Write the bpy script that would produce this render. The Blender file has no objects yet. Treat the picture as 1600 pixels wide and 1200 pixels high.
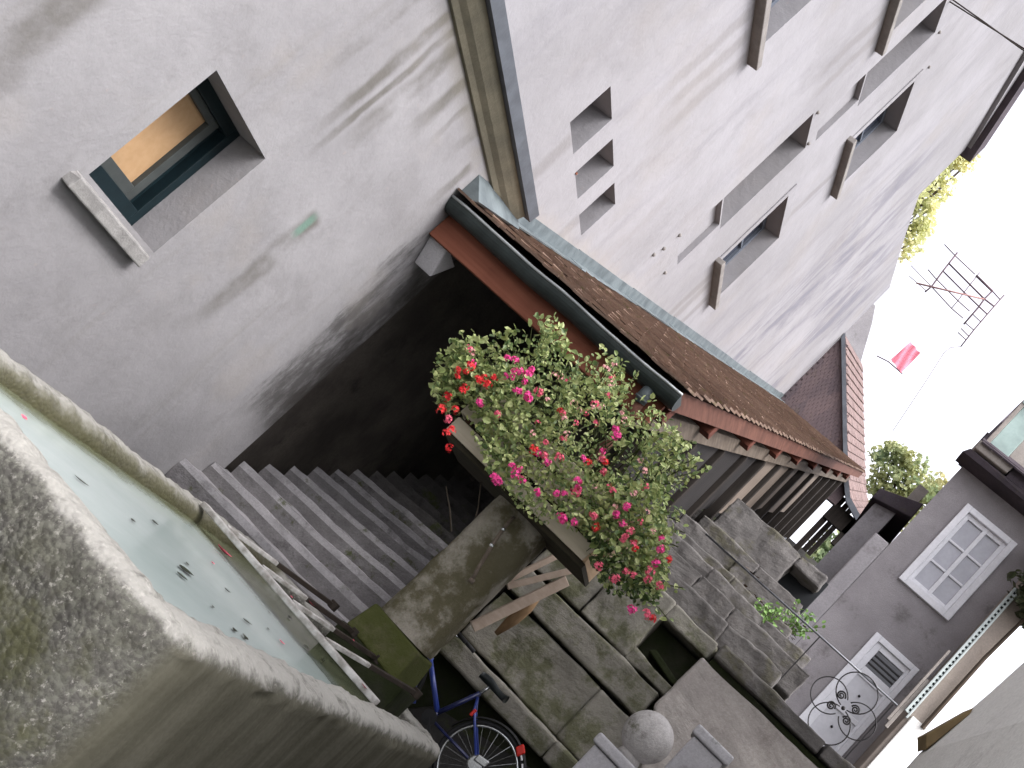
import bpy, bmesh, math, random
from mathutils import Vector, Matrix, noise as mnoise
random.seed(7)
SC = bpy.context.scene
COL = SC.collection
R = math.radians

# ------------------------------------------------------------------ camera
FPX = 1800.0
YAW, PITCH, ROLL = R(19.65), R(10.73), R(46.7)
EYE = Vector((0, 0, 1.6))
FW = Vector((-math.sin(YAW)*math.cos(PITCH), math.cos(YAW)*math.cos(PITCH), math.sin(PITCH)))
R0 = Vector((math.cos(YAW), math.sin(YAW), 0))
U0 = R0.cross(FW)
RX = R0*math.cos(ROLL) + U0*math.sin(ROLL)
UY = -R0*math.sin(ROLL) + U0*math.cos(ROLL)
cam_d = bpy.data.cameras.new('camera'); cam = bpy.data.objects.new('camera', cam_d); COL.objects.link(cam)
cam_d.sensor_width = 36; cam_d.lens = 36*FPX/1600; cam_d.clip_end = 2000; cam_d.clip_start = 0.05
cam.matrix_world = Matrix.Translation(EYE) @ Matrix((RX, UY, -FW)).transposed().to_4x4()
SC.camera = cam

def on(axis, val, px, py):
    """survey helper: the point of the plane <axis> = val measured at photo position (px, py)"""
    d = FW + RX*((px-800)/FPX) - UY*((py-600)/FPX)
    return EYE + d*((val-EYE[axis])/d[axis])
def atY(v, px, py): return on(1, v, px, py)
def atX(v, px, py): return on(0, v, px, py)

# ------------------------------------------------------------------ objects
def tag(o, label=None, cat=None, group=None, kind=None):
    if label: o['label'] = label
    if cat: o['category'] = cat
    if group: o['group'] = group
    if kind: o['kind'] = kind
    return o
def thing(name, label, cat, loc, group=None):
    o = bpy.data.objects.new(name, None); COL.objects.link(o); o.location = loc
    o.empty_display_size = .2
    return tag(o, label, cat, group)
def wloc(o):
    v = Vector(o.location)
    while o.parent: o = o.parent; v += Vector(o.location)
    return v

class MB:
    def __init__(s): s.v = []; s.f = []; s.m = []
    def add(s, vs, fs, mi=0):
        b = len(s.v); s.v += [tuple(v) for v in vs]
        for f in fs: s.f.append([b+i for i in f]); s.m.append(mi)
        return s
    def box(s, x0, x1, y0, y1, z0, z1, mi=0):
        return s.hexa([(x0,y0,z0),(x1,y0,z0),(x1,y1,z0),(x0,y1,z0),(x0,y0,z1),(x1,y0,z1),(x1,y1,z1),(x0,y1,z1)], mi)
    def hexa(s, p, mi=0):
        return s.add(p, [(3,2,1,0),(4,5,6,7),(0,1,5,4),(1,2,6,5),(2,3,7,6),(3,0,4,7)], mi)
    def obox(s, c, ax, ay, az, mi=0):
        c = Vector(c); ax = Vector(ax); ay = Vector(ay); az = Vector(az)
        return s.hexa([c+ax*i+ay*j+az*k for k in (-1,1) for (i,j) in ((-1,-1),(1,-1),(1,1),(-1,1))], mi)
    def beam(s, a, b, w, h, up=(0,0,1), mi=0):
        a = Vector(a); b = Vector(b); d = (b-a); side = d.cross(Vector(up)).normalized(); u = side.cross(d).normalized()
        return s.obox((a+b)/2, d/2, side*w/2, u*h/2, mi)
    def prism(s, poly, off, mi=0):
        n = len(poly); off = Vector(off); a = [Vector(p) for p in poly]; b = [p+off for p in a]
        return s.add(a+b, [tuple(range(n-1,-1,-1)), tuple(range(n,2*n))]+[(i,(i+1)%n,n+(i+1)%n,n+i) for i in range(n)], mi)
    def tube(s, pts, r, n=8, mi=0, closed=False, cap=True):
        pts = [Vector(p) for p in pts]; m = len(pts); rs = r if isinstance(r,(list,tuple)) else [r]*m
        t0 = None; vs = []
        for i, p in enumerate(pts):
            if closed: t = pts[(i+1)%m]-pts[i-1]
            else: t = pts[min(i+1,m-1)]-pts[max(i-1,0)]
            t.normalize()
            if t0 is None: a = t.orthogonal().normalized()
            else: a = (a - t*a.dot(t)).normalized()
            t0 = t; b = t.cross(a)
            for k in range(n):
                th = 2*math.pi*k/n; vs.append(p+(a*math.cos(th)+b*math.sin(th))*rs[i])
        fs = []
        for i in range(m if closed else m-1):
            j = (i+1)%m
            for k in range(n): fs.append((i*n+k, i*n+(k+1)%n, j*n+(k+1)%n, j*n+k))
        if cap and not closed: fs += [tuple(range(n-1,-1,-1)), tuple(range((m-1)*n, m*n))]
        return s.add(vs, fs, mi)
    def ball(s, c, r, nu=20, nv=12, mi=0, sq=(1,1,1)):
        c = Vector(c); vs = [c+Vector((0,0,r*sq[2]))]
        for j in range(1,nv):
            th = math.pi*j/nv
            for i in range(nu):
                ph = 2*math.pi*i/nu
                vs.append(c+Vector((r*sq[0]*math.sin(th)*math.cos(ph), r*sq[1]*math.sin(th)*math.sin(ph), r*sq[2]*math.cos(th))))
        vs.append(c-Vector((0,0,r*sq[2]))); L = len(vs)-1; fs = []
        for i in range(nu): fs.append((0,1+i,1+(i+1)%nu)); fs.append((L,L-nu+(i+1)%nu,L-nu+i))
        for j in range(nv-2):
            for i in range(nu):
                a=1+j*nu+i; b=1+j*nu+(i+1)%nu; fs.append((a,a+nu,b+nu,b))
        return s.add(vs, fs, mi)
    def build(s, name, mat, parent=None, loc=None, bevel=0, smooth=False, seg=2, jitter=0):
        base = wloc(parent) if parent else Vector((0,0,0))
        if loc is not None: base = base+Vector(loc)
        me = bpy.data.meshes.new(name)
        vs = [Vector(v) for v in s.v]
        if jitter:
            vs = [v+Vector(mnoise.noise_vector(v*3.1))*jitter for v in vs]
        me.from_pydata([tuple(v-base) for v in vs], [], s.f)
        for m in (mat if isinstance(mat,(list,tuple)) else [mat]): me.materials.append(m)
        if any(s.m): me.polygons.foreach_set('material_index', s.m)
        if smooth: me.polygons.foreach_set('use_smooth', [True]*len(me.polygons))
        me.update()
        o = bpy.data.objects.new(name, me); COL.objects.link(o)
        if parent: o.parent = parent; o.location = Vector(loc) if loc is not None else (0,0,0)
        else: o.location = base
        if bevel:
            b = o.modifiers.new('bevel','BEVEL'); b.width = bevel; b.segments = seg; b.limit_method = 'ANGLE'; b.angle_limit = R(40)
        return o
_ct = bpy.data.textures.new('hewn','CLOUDS'); _ct.noise_scale = .33; _ct.noise_depth = 4
def hewn(o, k=.06, lv=4):
    a = o.modifiers.new('cut','SUBSURF'); a.subdivision_type='SIMPLE'; a.levels = a.render_levels = lv
    d = o.modifiers.new('hewn','DISPLACE'); d.texture = _ct; d.texture_coords = 'GLOBAL'; d.strength = k; d.mid_level = .5
    return o
def single(mb, name, mat, label, cat, loc, group=None, **kw):
    return tag(mb.build(name, mat, loc=loc, **kw), label, cat, group)

# ------------------------------------------------------------------ materials
class Nd:
    def __init__(s, name):
        s.mat = bpy.data.materials.new(name); s.mat.use_nodes = True; s.nt = s.mat.node_tree; s.nt.nodes.clear()
        s.out = s.nt.nodes.new('ShaderNodeOutputMaterial'); s.b = s.nt.nodes.new('ShaderNodeBsdfPrincipled')
        s.nt.links.new(s.b.outputs[0], s.out.inputs[0]); s.pos = s.nt.nodes.new('ShaderNodeNewGeometry').outputs['Position']
    def _in(s, sock, v):
        if v is None: return
        if hasattr(v, 'is_output'): s.nt.links.new(v, sock)
        elif isinstance(v,(tuple,list)) and len(v)==3 and len(sock.default_value)==4: sock.default_value = (*v,1)
        else: sock.default_value = v
    def m(s, op, a, b=None, c=None, clamp=False):
        n = s.nt.nodes.new('ShaderNodeMath'); n.operation = op; n.use_clamp = clamp
        s._in(n.inputs[0],a); s._in(n.inputs[1],b); s._in(n.inputs[2],c); return n.outputs[0]
    def sc(s, vec, x, y, z):
        n = s.nt.nodes.new('ShaderNodeVectorMath'); n.operation='MULTIPLY'; s._in(n.inputs[0],vec); n.inputs[1].default_value=(x,y,z); return n.outputs[0]
    def noise(s, scale, detail=4, rough=.55, vec=None, dist=0):
        n = s.nt.nodes.new('ShaderNodeTexNoise'); n.inputs['Scale'].default_value=scale; n.inputs['Detail'].default_value=detail
        n.inputs['Roughness'].default_value=rough; n.inputs['Distortion'].default_value=dist; s._in(n.inputs['Vector'], vec or s.pos); return n.outputs[0]
    def voro(s, scale, vec=None, feature='F1', out='Distance'):
        n = s.nt.nodes.new('ShaderNodeTexVoronoi'); n.feature=feature; n.inputs['Scale'].default_value=scale; s._in(n.inputs['Vector'], vec or s.pos); return n.outputs[out]
    def ss(s, v, a, b, lo=0., hi=1.):
        n = s.nt.nodes.new('ShaderNodeMapRange'); n.interpolation_type='SMOOTHSTEP'
        s._in(n.inputs['Value'],v); n.inputs['From Min'].default_value=a; n.inputs['From Max'].default_value=b
        n.inputs['To Min'].default_value=lo; n.inputs['To Max'].default_value=hi; return n.outputs[0]
    def mix(s, f, a, b, mode='MIX'):
        n = s.nt.nodes.new('ShaderNodeMix'); n.data_type='RGBA'; n.blend_type=mode
        s._in(n.inputs[0],f); s._in(n.inputs[6],a); s._in(n.inputs[7],b); return n.outputs[2]
    def xyz(s):
        n = s.nt.nodes.new('ShaderNodeSeparateXYZ'); s._in(n.inputs[0], s.pos); return n.outputs
    def done(s, col, rough=.9, bump=None, strength=.3, dist=.02, spec=.3, metal=0):
        s._in(s.b.inputs['Base Color'], col); s._in(s.b.inputs['Roughness'], rough); s.b.inputs['Specular IOR Level'].default_value=spec
        s.b.inputs['Metallic'].default_value=metal
        if bump is not None:
            n = s.nt.nodes.new('ShaderNodeBump'); n.inputs['Strength'].default_value=strength; n.inputs['Distance'].default_value=dist
            s._in(n.inputs['Height'], bump); s.nt.links.new(n.outputs[0], s.b.inputs['Normal'])
        return s.mat

def simple(name, col, rough=.8, var=.25, scale=6, bscale=40, strength=.2, spec=.3, metal=0, col2=None):
    n = Nd(name); c2 = col2 or tuple(c*(1-var) for c in col)
    f = n.ss(n.noise(scale,5), .3, .7)
    g = n.ss(n.noise(scale*6,3), .35, .65)
    c = n.mix(f, c2, col); c = n.mix(n.m('MULTIPLY',g,.25), c, tuple(x*.7 for x in col))
    return n.done(c, rough, n.noise(bscale,4), strength, .01, spec, metal)

def streak(n, y, z, yc, w, ztop, zbot, wob=.12):
    """a run-off stain: a narrow band round yc that fades in below ztop and out at zbot"""
    d = n.m('ABSOLUTE', n.m('SUBTRACT', n.m('ADD', y, n.m('MULTIPLY', n.m('SUBTRACT', n.noise(1.6,3),.5), wob*2)), yc))
    a = n.ss(d, w, w*.3)
    b = n.ss(z, zbot-.15, zbot+.5)
    c = n.ss(z, ztop+.04, ztop-.04)
    return n.m('MULTIPLY', a, n.m('MULTIPLY', b, c))

def plaster_near():
    n = Nd('grey_lime_plaster'); X,Y,Z = n.xyz()
    big = n.ss(n.noise(.75,5,.6), .3,.72)
    mid = n.ss(n.noise(3.2,5,.65), .35,.7)
    col = n.mix(big, (.225,.219,.222), (.265,.259,.262))
    col = n.mix(n.m('MULTIPLY',mid,.30), col, (.185,.18,.184))
    st = n.ss(n.noise(1,4,.6,n.sc(n.pos,1,5,.35)), .55,.78)
    col = n.mix(n.m('MULTIPLY',st,.25), col, (.15,.14,.12))
    tot = None
    for a in ((7.58,.16,3.05,1.8),(6.72,.10,4.66,3.3),(7.1,.15,4.66,3.5),(6.9,.06,4.66,3.2),(7.55,.13,4.66,4.0),(7.85,.06,4.66,4.2),(8.2,.10,4.66,4.3),(6.3,.10,4.66,3.6),(4.55,.22,2.6,1.7),(8.6,.1,4.5,4.0)):
        m = streak(n,Y,Z,*a); tot = m if tot is None else n.m('MAXIMUM',tot,m)
    tot = n.m('MULTIPLY', tot, n.ss(n.noise(2.2,4), .25,.6))
    col = n.mix(n.m('MULTIPLY',tot,.8), col, (.095,.088,.075))
    # long continuous damp band right under the ledge
    ed = n.m('MULTIPLY', n.ss(Z,4.45,4.64), n.ss(n.noise(2.5,4),.3,.65)); col = n.mix(n.m('MULTIPLY',ed,.4), col,(.20,.18,.135))
    # green copper spot
    gr = n.m('MULTIPLY', n.ss(n.m('ABSOLUTE',n.m('SUBTRACT',Y,7.57)),.07,.02), n.ss(n.m('ABSOLUTE',n.m('SUBTRACT',Z,2.93)),.16,.05))
    col = n.mix(n.m('MULTIPLY',gr,.7), col, (.12,.22,.17))
    # grime and the stair roof's shade, both painted dark on this wall
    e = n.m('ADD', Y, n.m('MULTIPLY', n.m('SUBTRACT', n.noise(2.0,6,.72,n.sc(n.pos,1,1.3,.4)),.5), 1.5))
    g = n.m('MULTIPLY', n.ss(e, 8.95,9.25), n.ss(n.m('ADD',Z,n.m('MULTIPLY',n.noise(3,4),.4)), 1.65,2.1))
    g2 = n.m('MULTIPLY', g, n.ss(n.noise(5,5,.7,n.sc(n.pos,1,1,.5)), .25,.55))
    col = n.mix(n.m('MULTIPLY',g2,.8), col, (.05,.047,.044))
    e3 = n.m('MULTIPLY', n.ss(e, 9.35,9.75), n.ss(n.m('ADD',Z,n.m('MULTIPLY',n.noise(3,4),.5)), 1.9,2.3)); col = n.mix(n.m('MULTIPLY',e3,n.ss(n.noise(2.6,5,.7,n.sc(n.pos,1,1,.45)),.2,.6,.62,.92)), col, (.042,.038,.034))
    sp = n.ss(n.noise(14,3), .70,.76); col = n.mix(n.m('MULTIPLY',sp,.3), col, (.3,.25,.23))
    bl = n.ss(n.noise(1.7,6,.72,None,.4), .50,.66); col = n.mix(n.m('MULTIPLY',bl,.25), col, (.15,.143,.14))
    wm = n.ss(n.noise(1.1,4,.6), .55,.7); col = n.mix(n.m('MULTIPLY',wm,.30), col, (.255,.235,.215))
    h = n.m('ADD', n.m('MULTIPLY',n.noise(3.5,5,.6),.9), n.m('MULTIPLY',n.noise(28,4,.6),.16))
    return n.done(col, .95, h, .36, .035, .15)
def plaster_far():
    n = Nd('pale_lime_plaster'); X,Y,Z = n.xyz()
    big = n.ss(n.noise(.5,5,.6), .3,.72)
    col = n.mix(big, (.212,.207,.211), (.254,.249,.258))
    st = n.ss(n.noise(1,5,.65,n.sc(n.pos,1,2.6,.28)), .48,.75)
    col = n.mix(n.m('MULTIPLY',st,.38), col, (.165,.16,.175))
    d = n.m('MULTIPLY', n.ss(n.noise(1,6,.7,n.sc(n.pos,1,.9,.25),.6), .46,.62), n.ss(n.m('ADD',Y,n.m('MULTIPLY',n.noise(.7,3),4)), 20.5,24.5))
    d = n.m('MULTIPLY', d, n.ss(Z, 17.5, 14.5))
    col = n.mix(n.m('MULTIPLY',d,.7), col, (.115,.113,.135))
    d2 = n.m('MULTIPLY', n.ss(n.noise(1,6,.7,n.sc(n.pos,1,1.2,.3),.4), .50,.64), n.m('MULTIPLY', n.ss(Y,11,13), n.ss(Z,8.8,7.6)))
    col = n.mix(n.m('MULTIPLY',d2,.6), col, (.21,.20,.20))
    for yc,zt in ((10.9,8.6),(11.3,8.6),(10.5,8.6),(13.9,11.7),(13.4,11.7),(17.0,8.5),(17.5,8.5),(16.7,8.5),(17.4,11.7),(9.9,5.85),(11.5,5.85)):
        col = n.mix(n.m('MULTIPLY',streak(n,Y,Z,yc,.16,zt,zt-1.5),.38), col, (.13,.12,.112))
    # earth-coloured rim above the lead flashing
    fl = n.m('SUBTRACT', Z, n.m('ADD', n.m('MULTIPLY', n.m('SUBTRACT',Y,8.82), .381), 4.4))
    ed = n.m('MULTIPLY', n.ss(n.m('ADD',fl,n.m('MULTIPLY',n.noise(3,4),.5)), .62,.3), n.ss(Y,18,12)); col = n.mix(n.m('MULTIPLY',ed,.45), col, (.27,.24,.21))
    sp = n.ss(n.noise(9,4), .68,.76); col = n.mix(n.m('MULTIPLY',sp,.25), col, (.30,.26,.24))
    bl = n.ss(n.noise(1,6,.72,n.sc(n.pos,1,1.1,.5),.4), .50,.68); col = n.mix(n.m('MULTIPLY',bl,.30), col, (.145,.139,.145))
    wm = n.ss(n.noise(.6,4,.6), .5,.7); col = n.mix(n.m('MULTIPLY',wm,.30), col, (.225,.207,.19))
    h = n.m('ADD', n.m('MULTIPLY',n.noise(3,5,.6),.9), n.m('MULTIPLY',n.noise(22,4,.6),.16))
    return n.done(col, .95, h, .5, .035, .15)
def stone(name, c1, c2, moss=.0, scale=3, dark=(.06,.06,.05), bump=.6, grain=60, mosscol=(.055,.065,.02)):
    n = Nd(name); X,Y,Z = n.xyz()
    a = n.ss(n.noise(scale,6,.65), .3,.7); col = n.mix(a,c2,c1)
    g = n.ss(n.noise(grain,3,.7), .3,.7); col = n.mix(n.m('MULTIPLY',g,.45), col, tuple(x*.55 for x in c1))
    st = n.ss(n.noise(scale*1.2,6,.75), .52,.72); col = n.mix(n.m('MULTIPLY',st,.6), col, dark)
    if moss:
        k = n.m('MULTIPLY', n.ss(n.noise(scale*.8+.4,6,.7), .62-moss*.35,.72-moss*.25), .85); col = n.mix(k, col, mosscol)
    h = n.m('ADD', n.m('MULTIPLY',n.noise(scale*3,6,.65),.7), n.m('MULTIPLY',n.noise(grain,3,.7),.25))
    return n.done(col, .95, h, bump, .03, .12)
def fountain_stone():
    n = Nd('pebbled_fountain_stone'); X,Y,Z = n.xyz()
    a = n.ss(n.noise(2.2,6,.65), .32,.68); col = n.mix(a,(.092,.092,.074),(.165,.162,.138))
    g = n.voro(42); sp = n.ss(n.noise(34,4,.75), .40,.58)
    col = n.mix(n.m('MULTIPLY',sp,.62), col, (.05,.045,.043))
    sp2 = n.ss(n.noise(40,4,.7),.56,.68); col = n.mix(n.m('MULTIPLY',sp2,.6), col, (.36,.345,.305))
    moss = n.m('MULTIPLY', n.ss(n.noise(1.7,6,.72), .40,.58), n.ss(Z,.97,.7)); col = n.mix(n.m('MULTIPLY',moss,.75), col, (.055,.056,.022))
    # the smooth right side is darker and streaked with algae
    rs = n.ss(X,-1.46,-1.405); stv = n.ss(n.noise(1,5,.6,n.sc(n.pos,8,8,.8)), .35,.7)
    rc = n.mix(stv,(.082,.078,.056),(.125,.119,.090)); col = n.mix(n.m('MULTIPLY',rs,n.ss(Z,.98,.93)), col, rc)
    # bleached worn edge
    wr = n.m('MULTIPLY', n.ss(n.m('ADD',Z,n.m('MULTIPLY',n.m('SUBTRACT',n.noise(9,5,.7),.5),.12)), .945,.99), n.ss(n.noise(6,4,.7),.25,.5))
    col = n.mix(n.m('MULTIPLY',wr,.7), col, (.38,.37,.335))
    # algae line where the water laps the inner faces
    inn = n.m('MULTIPLY', n.ss(X,-3.42,-3.36), n.ss(X,-1.63,-1.66)); inn = n.m('MULTIPLY', inn, n.m('MULTIPLY', n.ss(Y,3.72,3.76), n.ss(Y,8.5,8.4)))
    al = n.m('MULTIPLY', inn, n.ss(n.m('ADD',Z,n.m('MULTIPLY',n.noise(5,5),.1)), 1.03,.94)); col = n.mix(n.m('MULTIPLY',al,.85), col, (.075,.080,.022))
    dk = n.m('MULTIPLY', inn, n.ss(n.m('ADD',Z,n.m('MULTIPLY',n.noise(7,4),.04)), .94,.905)); col = n.mix(dk, col, (.022,.022,.012))
    lr = n.m('MULTIPLY', n.ss(X,-3.25,-3.33), n.ss(n.m('ADD',n.m('ADD',X,n.m('MULTIPLY',n.m('SUBTRACT',n.noise(4,5,.7),.5),.22)),n.m('MULTIPLY',Z,-.0)), -3.48,-3.38))
    col = n.mix(n.m('MULTIPLY',lr,.8), col, (.085,.08,.045))
    bl = n.m('MULTIPLY', n.ss(X,-3.3,-3.4), n.ss(n.noise(5,5,.75),.52,.66)); col = n.mix(n.m('MULTIPLY',bl,.55), col, (.07,.066,.045))
    h = n.m('ADD', n.m('MULTIPLY',g,-.8), n.m('MULTIPLY',n.noise(16,5,.7),.6))
    hs = n.m('MULTIPLY', h, n.m('SUBTRACT',1,n.m('MULTIPLY',rs,.75)))
    return n.done(col, .95, hs, .55, .012, .12)
def water_mat():
    n = Nd('milky_green_water'); X,Y,Z = n.xyz()
    a = n.ss(n.noise(1.4,4,.6,n.sc(n.pos,1,.5,1)), .3,.7)
    col = n.mix(a, (.42,.495,.465), (.49,.56,.53))
    w = n.m('ADD', X, n.m('MULTIPLY',n.noise(2.5,4),.25))
    al = n.m('MAXIMUM', n.ss(w,-3.0,-3.22), n.ss(n.m('ADD',Y,n.m('MULTIPLY',n.noise(3,4),.4)), 7.0,7.5))
    col = n.mix(n.m('MULTIPLY',al,.85), col, (.085,.09,.025))
    sk = n.ss(n.noise(1,4,.6,n.sc(n.pos,9,.8,1)), .55,.75); col = n.mix(n.m('MULTIPLY',sk,.2), col, (.52,.58,.55))
    return n.done(col, .12, n.noise(14,3,.5,n.sc(n.pos,1,.4,1)), .05, .01, .5)
def tile_mat(name, c1, c2, c3, moss, scale=2.0, mc=(.10,.095,.035)):
    n = Nd(name)
    f = n.ss(n.noise(scale,5,.65), .3,.7); col = n.mix(f,c1,c2)
    t = n.voro(5.5,n.sc(n.pos,1,.6,.3),'F1','Color'); 
    s = n.nt.nodes.new('ShaderNodeSeparateColor'); n.nt.links.new(t,s.inputs[0])
    col = n.mix(n.m('MULTIPLY',s.outputs[0],.55), col, c3)
    m = n.ss(n.noise(scale*2.3,6,.75), .56,.68); col = n.mix(n.m('MULTIPLY',m,moss), col, mc)
    l = n.ss(n.noise(30,3,.7), .62,.72); col = n.mix(n.m('MULTIPLY',l,.35*moss), col, (.26,.24,.16))
    return n.done(col, .92, n.noise(25,5,.7), .5, .02, .15)
def wood(name, c1, c2, axis='y', rough=.85, bump=.35):
    n = Nd(name); s = {'x':(1.2,22,22),'y':(22,1.2,22),'z':(22,22,1.2)}[axis]
    f = n.ss(n.noise(1,5,.6,n.sc(n.pos,*s)), .3,.7); col = n.mix(f,c1,c2)
    g = n.ss(n.noise(2.5,4), .35,.7); col = n.mix(n.m('MULTIPLY',g,.35), col, tuple(x*.55 for x in c1))
    return n.done(col, rough, n.noise(1,5,.6,n.sc(n.pos,*s)), bump, .01, .2)
def leaf_mat(name, c1, c2, c3, scale=14, trans=.25):
    n = Nd(name); f = n.ss(n.noise(scale,2), .35,.65); col = n.mix(f,c1,c2)
    g = n.ss(n.noise(scale*.35,3), .5,.7); col = n.mix(n.m('MULTIPLY',g,.5), col, c3)
    n.done(col,.55,spec=.35)
    n._in(n.b.inputs['Roughness'],.5)
    t = n.nt.nodes.new('ShaderNodeBsdfTranslucent'); n._in(t.inputs[0], col)
    ms = n.nt.nodes.new('ShaderNodeMixShader'); ms.inputs[0].default_value=trans
    n.nt.links.new(n.b.outputs[0],ms.inputs[1]); n.nt.links.new(t.outputs[0],ms.inputs[2]); n.nt.links.new(ms.outputs[0],n.out.inputs[0])
    return n.mat
def glass_mat(name, col, rough=.08):
    n = Nd(name); return n.done(col, rough, spec=.6)

M = {}
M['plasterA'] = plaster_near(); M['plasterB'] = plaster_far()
M['fountain'] = fountain_stone(); M['water'] = water_mat()
M['sill'] = simple('weathered_sill_stone', (.27,.262,.25), .9, .3, 8, 60, .5)
M['sill_dark'] = simple('grey_sill_stone', (.22,.205,.19), .9, .3, 5, 50, .4)
M['cornice'] = simple('yellowish_moulding', (.215,.195,.14), .95, .35, 3, 40, .4, col2=(.145,.135,.10))
M['zinc'] = simple('dull_zinc', (.10,.11,.125), .55, .3, 5, 30, .15, .4, .3)
M['lead'] = simple('blue_grey_lead', (.13,.155,.16), .6, .4, 4, 20, .35, .4, .2, col2=(.065,.08,.085))
M['copper'] = simple('patinated_copper', (.040,.052,.050), .5, .4, 5, 30, .2, .45, .4)
M['copper_edge'] = simple('pale_gutter_bead', (.42,.45,.45), .4, .25, 8, 30, .1, .5, .4)  # pale bead along the gutter's front edge
M['fascia'] = wood('red_brown_fascia', (.16,.055,.033), (.21,.078,.048), 'x')
M['redwood'] = wood('red_brown_timber', (.085,.036,.025), (.13,.058,.04), 'y')
M['beamend'] = wood('dark_red_beam', (.075,.024,.016), (.11,.036,.022), 'x')
M['timber'] = wood('grey_brown_timber', (.085,.066,.05), (.14,.115,.09), 'y')
M['post'] = wood('dark_post_timber', (.014,.011,.009), (.026,.021,.017), 'z')
M['boarding'] = wood('dark_boarding', (.008,.007,.007), (.016,.014,.012), 'z')
M['tan_board'] = wood('tan_plank', (.13,.105,.085), (.19,.155,.125), 'z')
M['dim_board'] = wood('dim_grey_plank', (.012,.011,.011), (.024,.021,.020), 'z')
M['soffit'] = wood('dark_roof_boards', (.03,.022,.017), (.05,.037,.028), 'y')  # dark brown boards under both stair roofs
M['tile'] = tile_mat('mossy_brown_tile', (.15,.095,.070), (.23,.16,.12), (.12,.085,.068), .75)
M['tile_grey'] = tile_mat('grey_shingle', (.115,.088,.092), (.16,.12,.12), (.09,.075,.085), .15, 1.2)
M['tile_red'] = tile_mat('weathered_red_tile', (.16,.112,.102), (.205,.148,.136), (.13,.098,.094), .2, 1.6)
M['tile_dark'] = tile_mat('dark_roof_tile', (.05,.042,.05), (.085,.07,.08), (.06,.05,.055), .2)
M['grime_shade'] = stone('grime_and_shade_plaster', (.075,.066,.056), (.035,.031,.027), .0, 1.5, (.014,.013,.012), .5, 30)  # grime, with the covered passage's shade put into the colour
M['step'] = stone('worn_step_stone', (.32,.308,.312), (.235,.226,.228), .06, 2.5, (.055,.05,.045), .6, 50)
M['shadestep'] = stone('shade_dark_step_stone', (.11,.104,.10), (.065,.061,.059), .2, 2.5, (.012,.011,.010), .6, 50)  # dark copy of the step stone: passage shade put into the colour
M['riser'] = stone('shaded_step_riser', (.20,.19,.19), (.13,.123,.122), .15, 3.5, (.03,.028,.026), .6, 50)  # darker than the treads: riser shade put into the colour
M['block'] = stone('mossy_wall_stone', (.29,.275,.235), (.19,.18,.152), .48, 2.0, (.06,.055,.045), .7, 45, (.085,.088,.045))
M['tier'] = stone('grey_tier_stone', (.155,.146,.138), (.10,.094,.09), .30, 2.2, (.065,.055,.05), .7, 45, (.085,.08,.055))
M['moss_shade'] = stone('mossy_shade_stone', (.045,.047,.03), (.022,.024,.015), .6, 2.5, (.012,.013,.009), .6, 40, (.022,.028,.011))  # dark mossy stone, also used where shade is painted in
M['column'] = stone('lichened_column_stone', (.32,.295,.25), (.15,.138,.10), .55, 2.2, (.05,.045,.03), .7, 55, (.062,.055,.025))
M['base'] = stone('mossy_base_stone', (.12,.115,.06), (.06,.06,.026), .9, 4, (.03,.032,.015), .8, 45, (.05,.058,.016))
M['render'] = stone('stained_render', (.47,.435,.40), (.34,.31,.29), .0, 1.6, (.17,.14,.125), .4, 40)
M['concrete'] = stone('smooth_grey_stone', (.52,.51,.525), (.43,.42,.43), .12, 3, (.15,.14,.13), .35, 70)
M['ballstone'] = stone('pale_ball_stone', (.56,.54,.52), (.41,.39,.375), .2, 5, (.14,.13,.115), .5, 60, (.12,.12,.08))
M['housewall'] = stone('grey_roughcast', (.36,.338,.345), (.275,.258,.264), .0, 1.3, (.085,.075,.07), .7, 55)
M['housewall_pale'] = stone('pale_grey_roughcast', (.39,.372,.38), (.30,.286,.295), .0, 1.5, (.14,.125,.125), .5, 45)
M['white'] = simple('white_paint', (.80,.80,.83), .5, .08, 4, 30, .08)
M['whitepane'] = simple('grey_curtained_pane', (.42,.42,.46), .25, .15, 3, 20, .05, .5)
M['doorglass'] = simple('dark_louvre_glass', (.055,.055,.065), .25, .3, 8, 20, .1, .5)
M['panelwhite'] = simple('white_door_panel', (.66,.66,.69), .5, .1, 3, 30, .08)
M['tealframe'] = simple('dark_teal_frame', (.006,.016,.02), .5, .3, 8, 30, .1)
M['greyframe'] = simple('grey_sash', (.055,.062,.06), .5, .2, 8, 30, .1)
M['blind'] = wood('tan_blind', (.38,.24,.125), (.41,.265,.145), 'x', .7, .08)
M['hole_dark'] = simple('hole_shade_backing', (.012,.014,.016), .8, .3, 3, 10, .1)  # near-black backing that paints the shade deep in the wall holes
M['glass'] = glass_mat('dusky_pane', (.03,.035,.05))
M['oldframe'] = simple('blue_grey_frame', (.10,.115,.14), .6, .2, 4, 30, .1)
M['iron'] = simple('dark_wrought_iron', (.022,.020,.020), .55, .3, 12, 60, .2, .4, .3)
M['galv'] = simple('galvanised_rail', (.13,.135,.145), .4, .25, 10, 40, .1, .5, .6)
M['whitebar'] = simple('pale_lit_iron_bar', (.46,.45,.43), .7, .4, 14, 60, .4, col2=(.20,.185,.165))  # near bar halves kept pale as if lit, light put into the colour
M['unlitbar'] = simple('unlit_dark_iron', (.030,.022,.016), .8, .4, 9, 60, .3)  # far bar halves, their unlit tone painted dark
M['rope'] = simple('twisted_cable', (.05,.04,.035), .8, .3, 9, 60, .3)
M['planter'] = wood('bleached_planter_slat', (.46,.40,.31), (.56,.49,.39), 'x')
M['planter_tan'] = wood('tan_planter_end', (.38,.265,.165), (.46,.33,.21), 'y')
M['planterframe'] = wood('red_brown_planter_frame', (.065,.032,.022), (.10,.05,.035), 'x')
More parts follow.
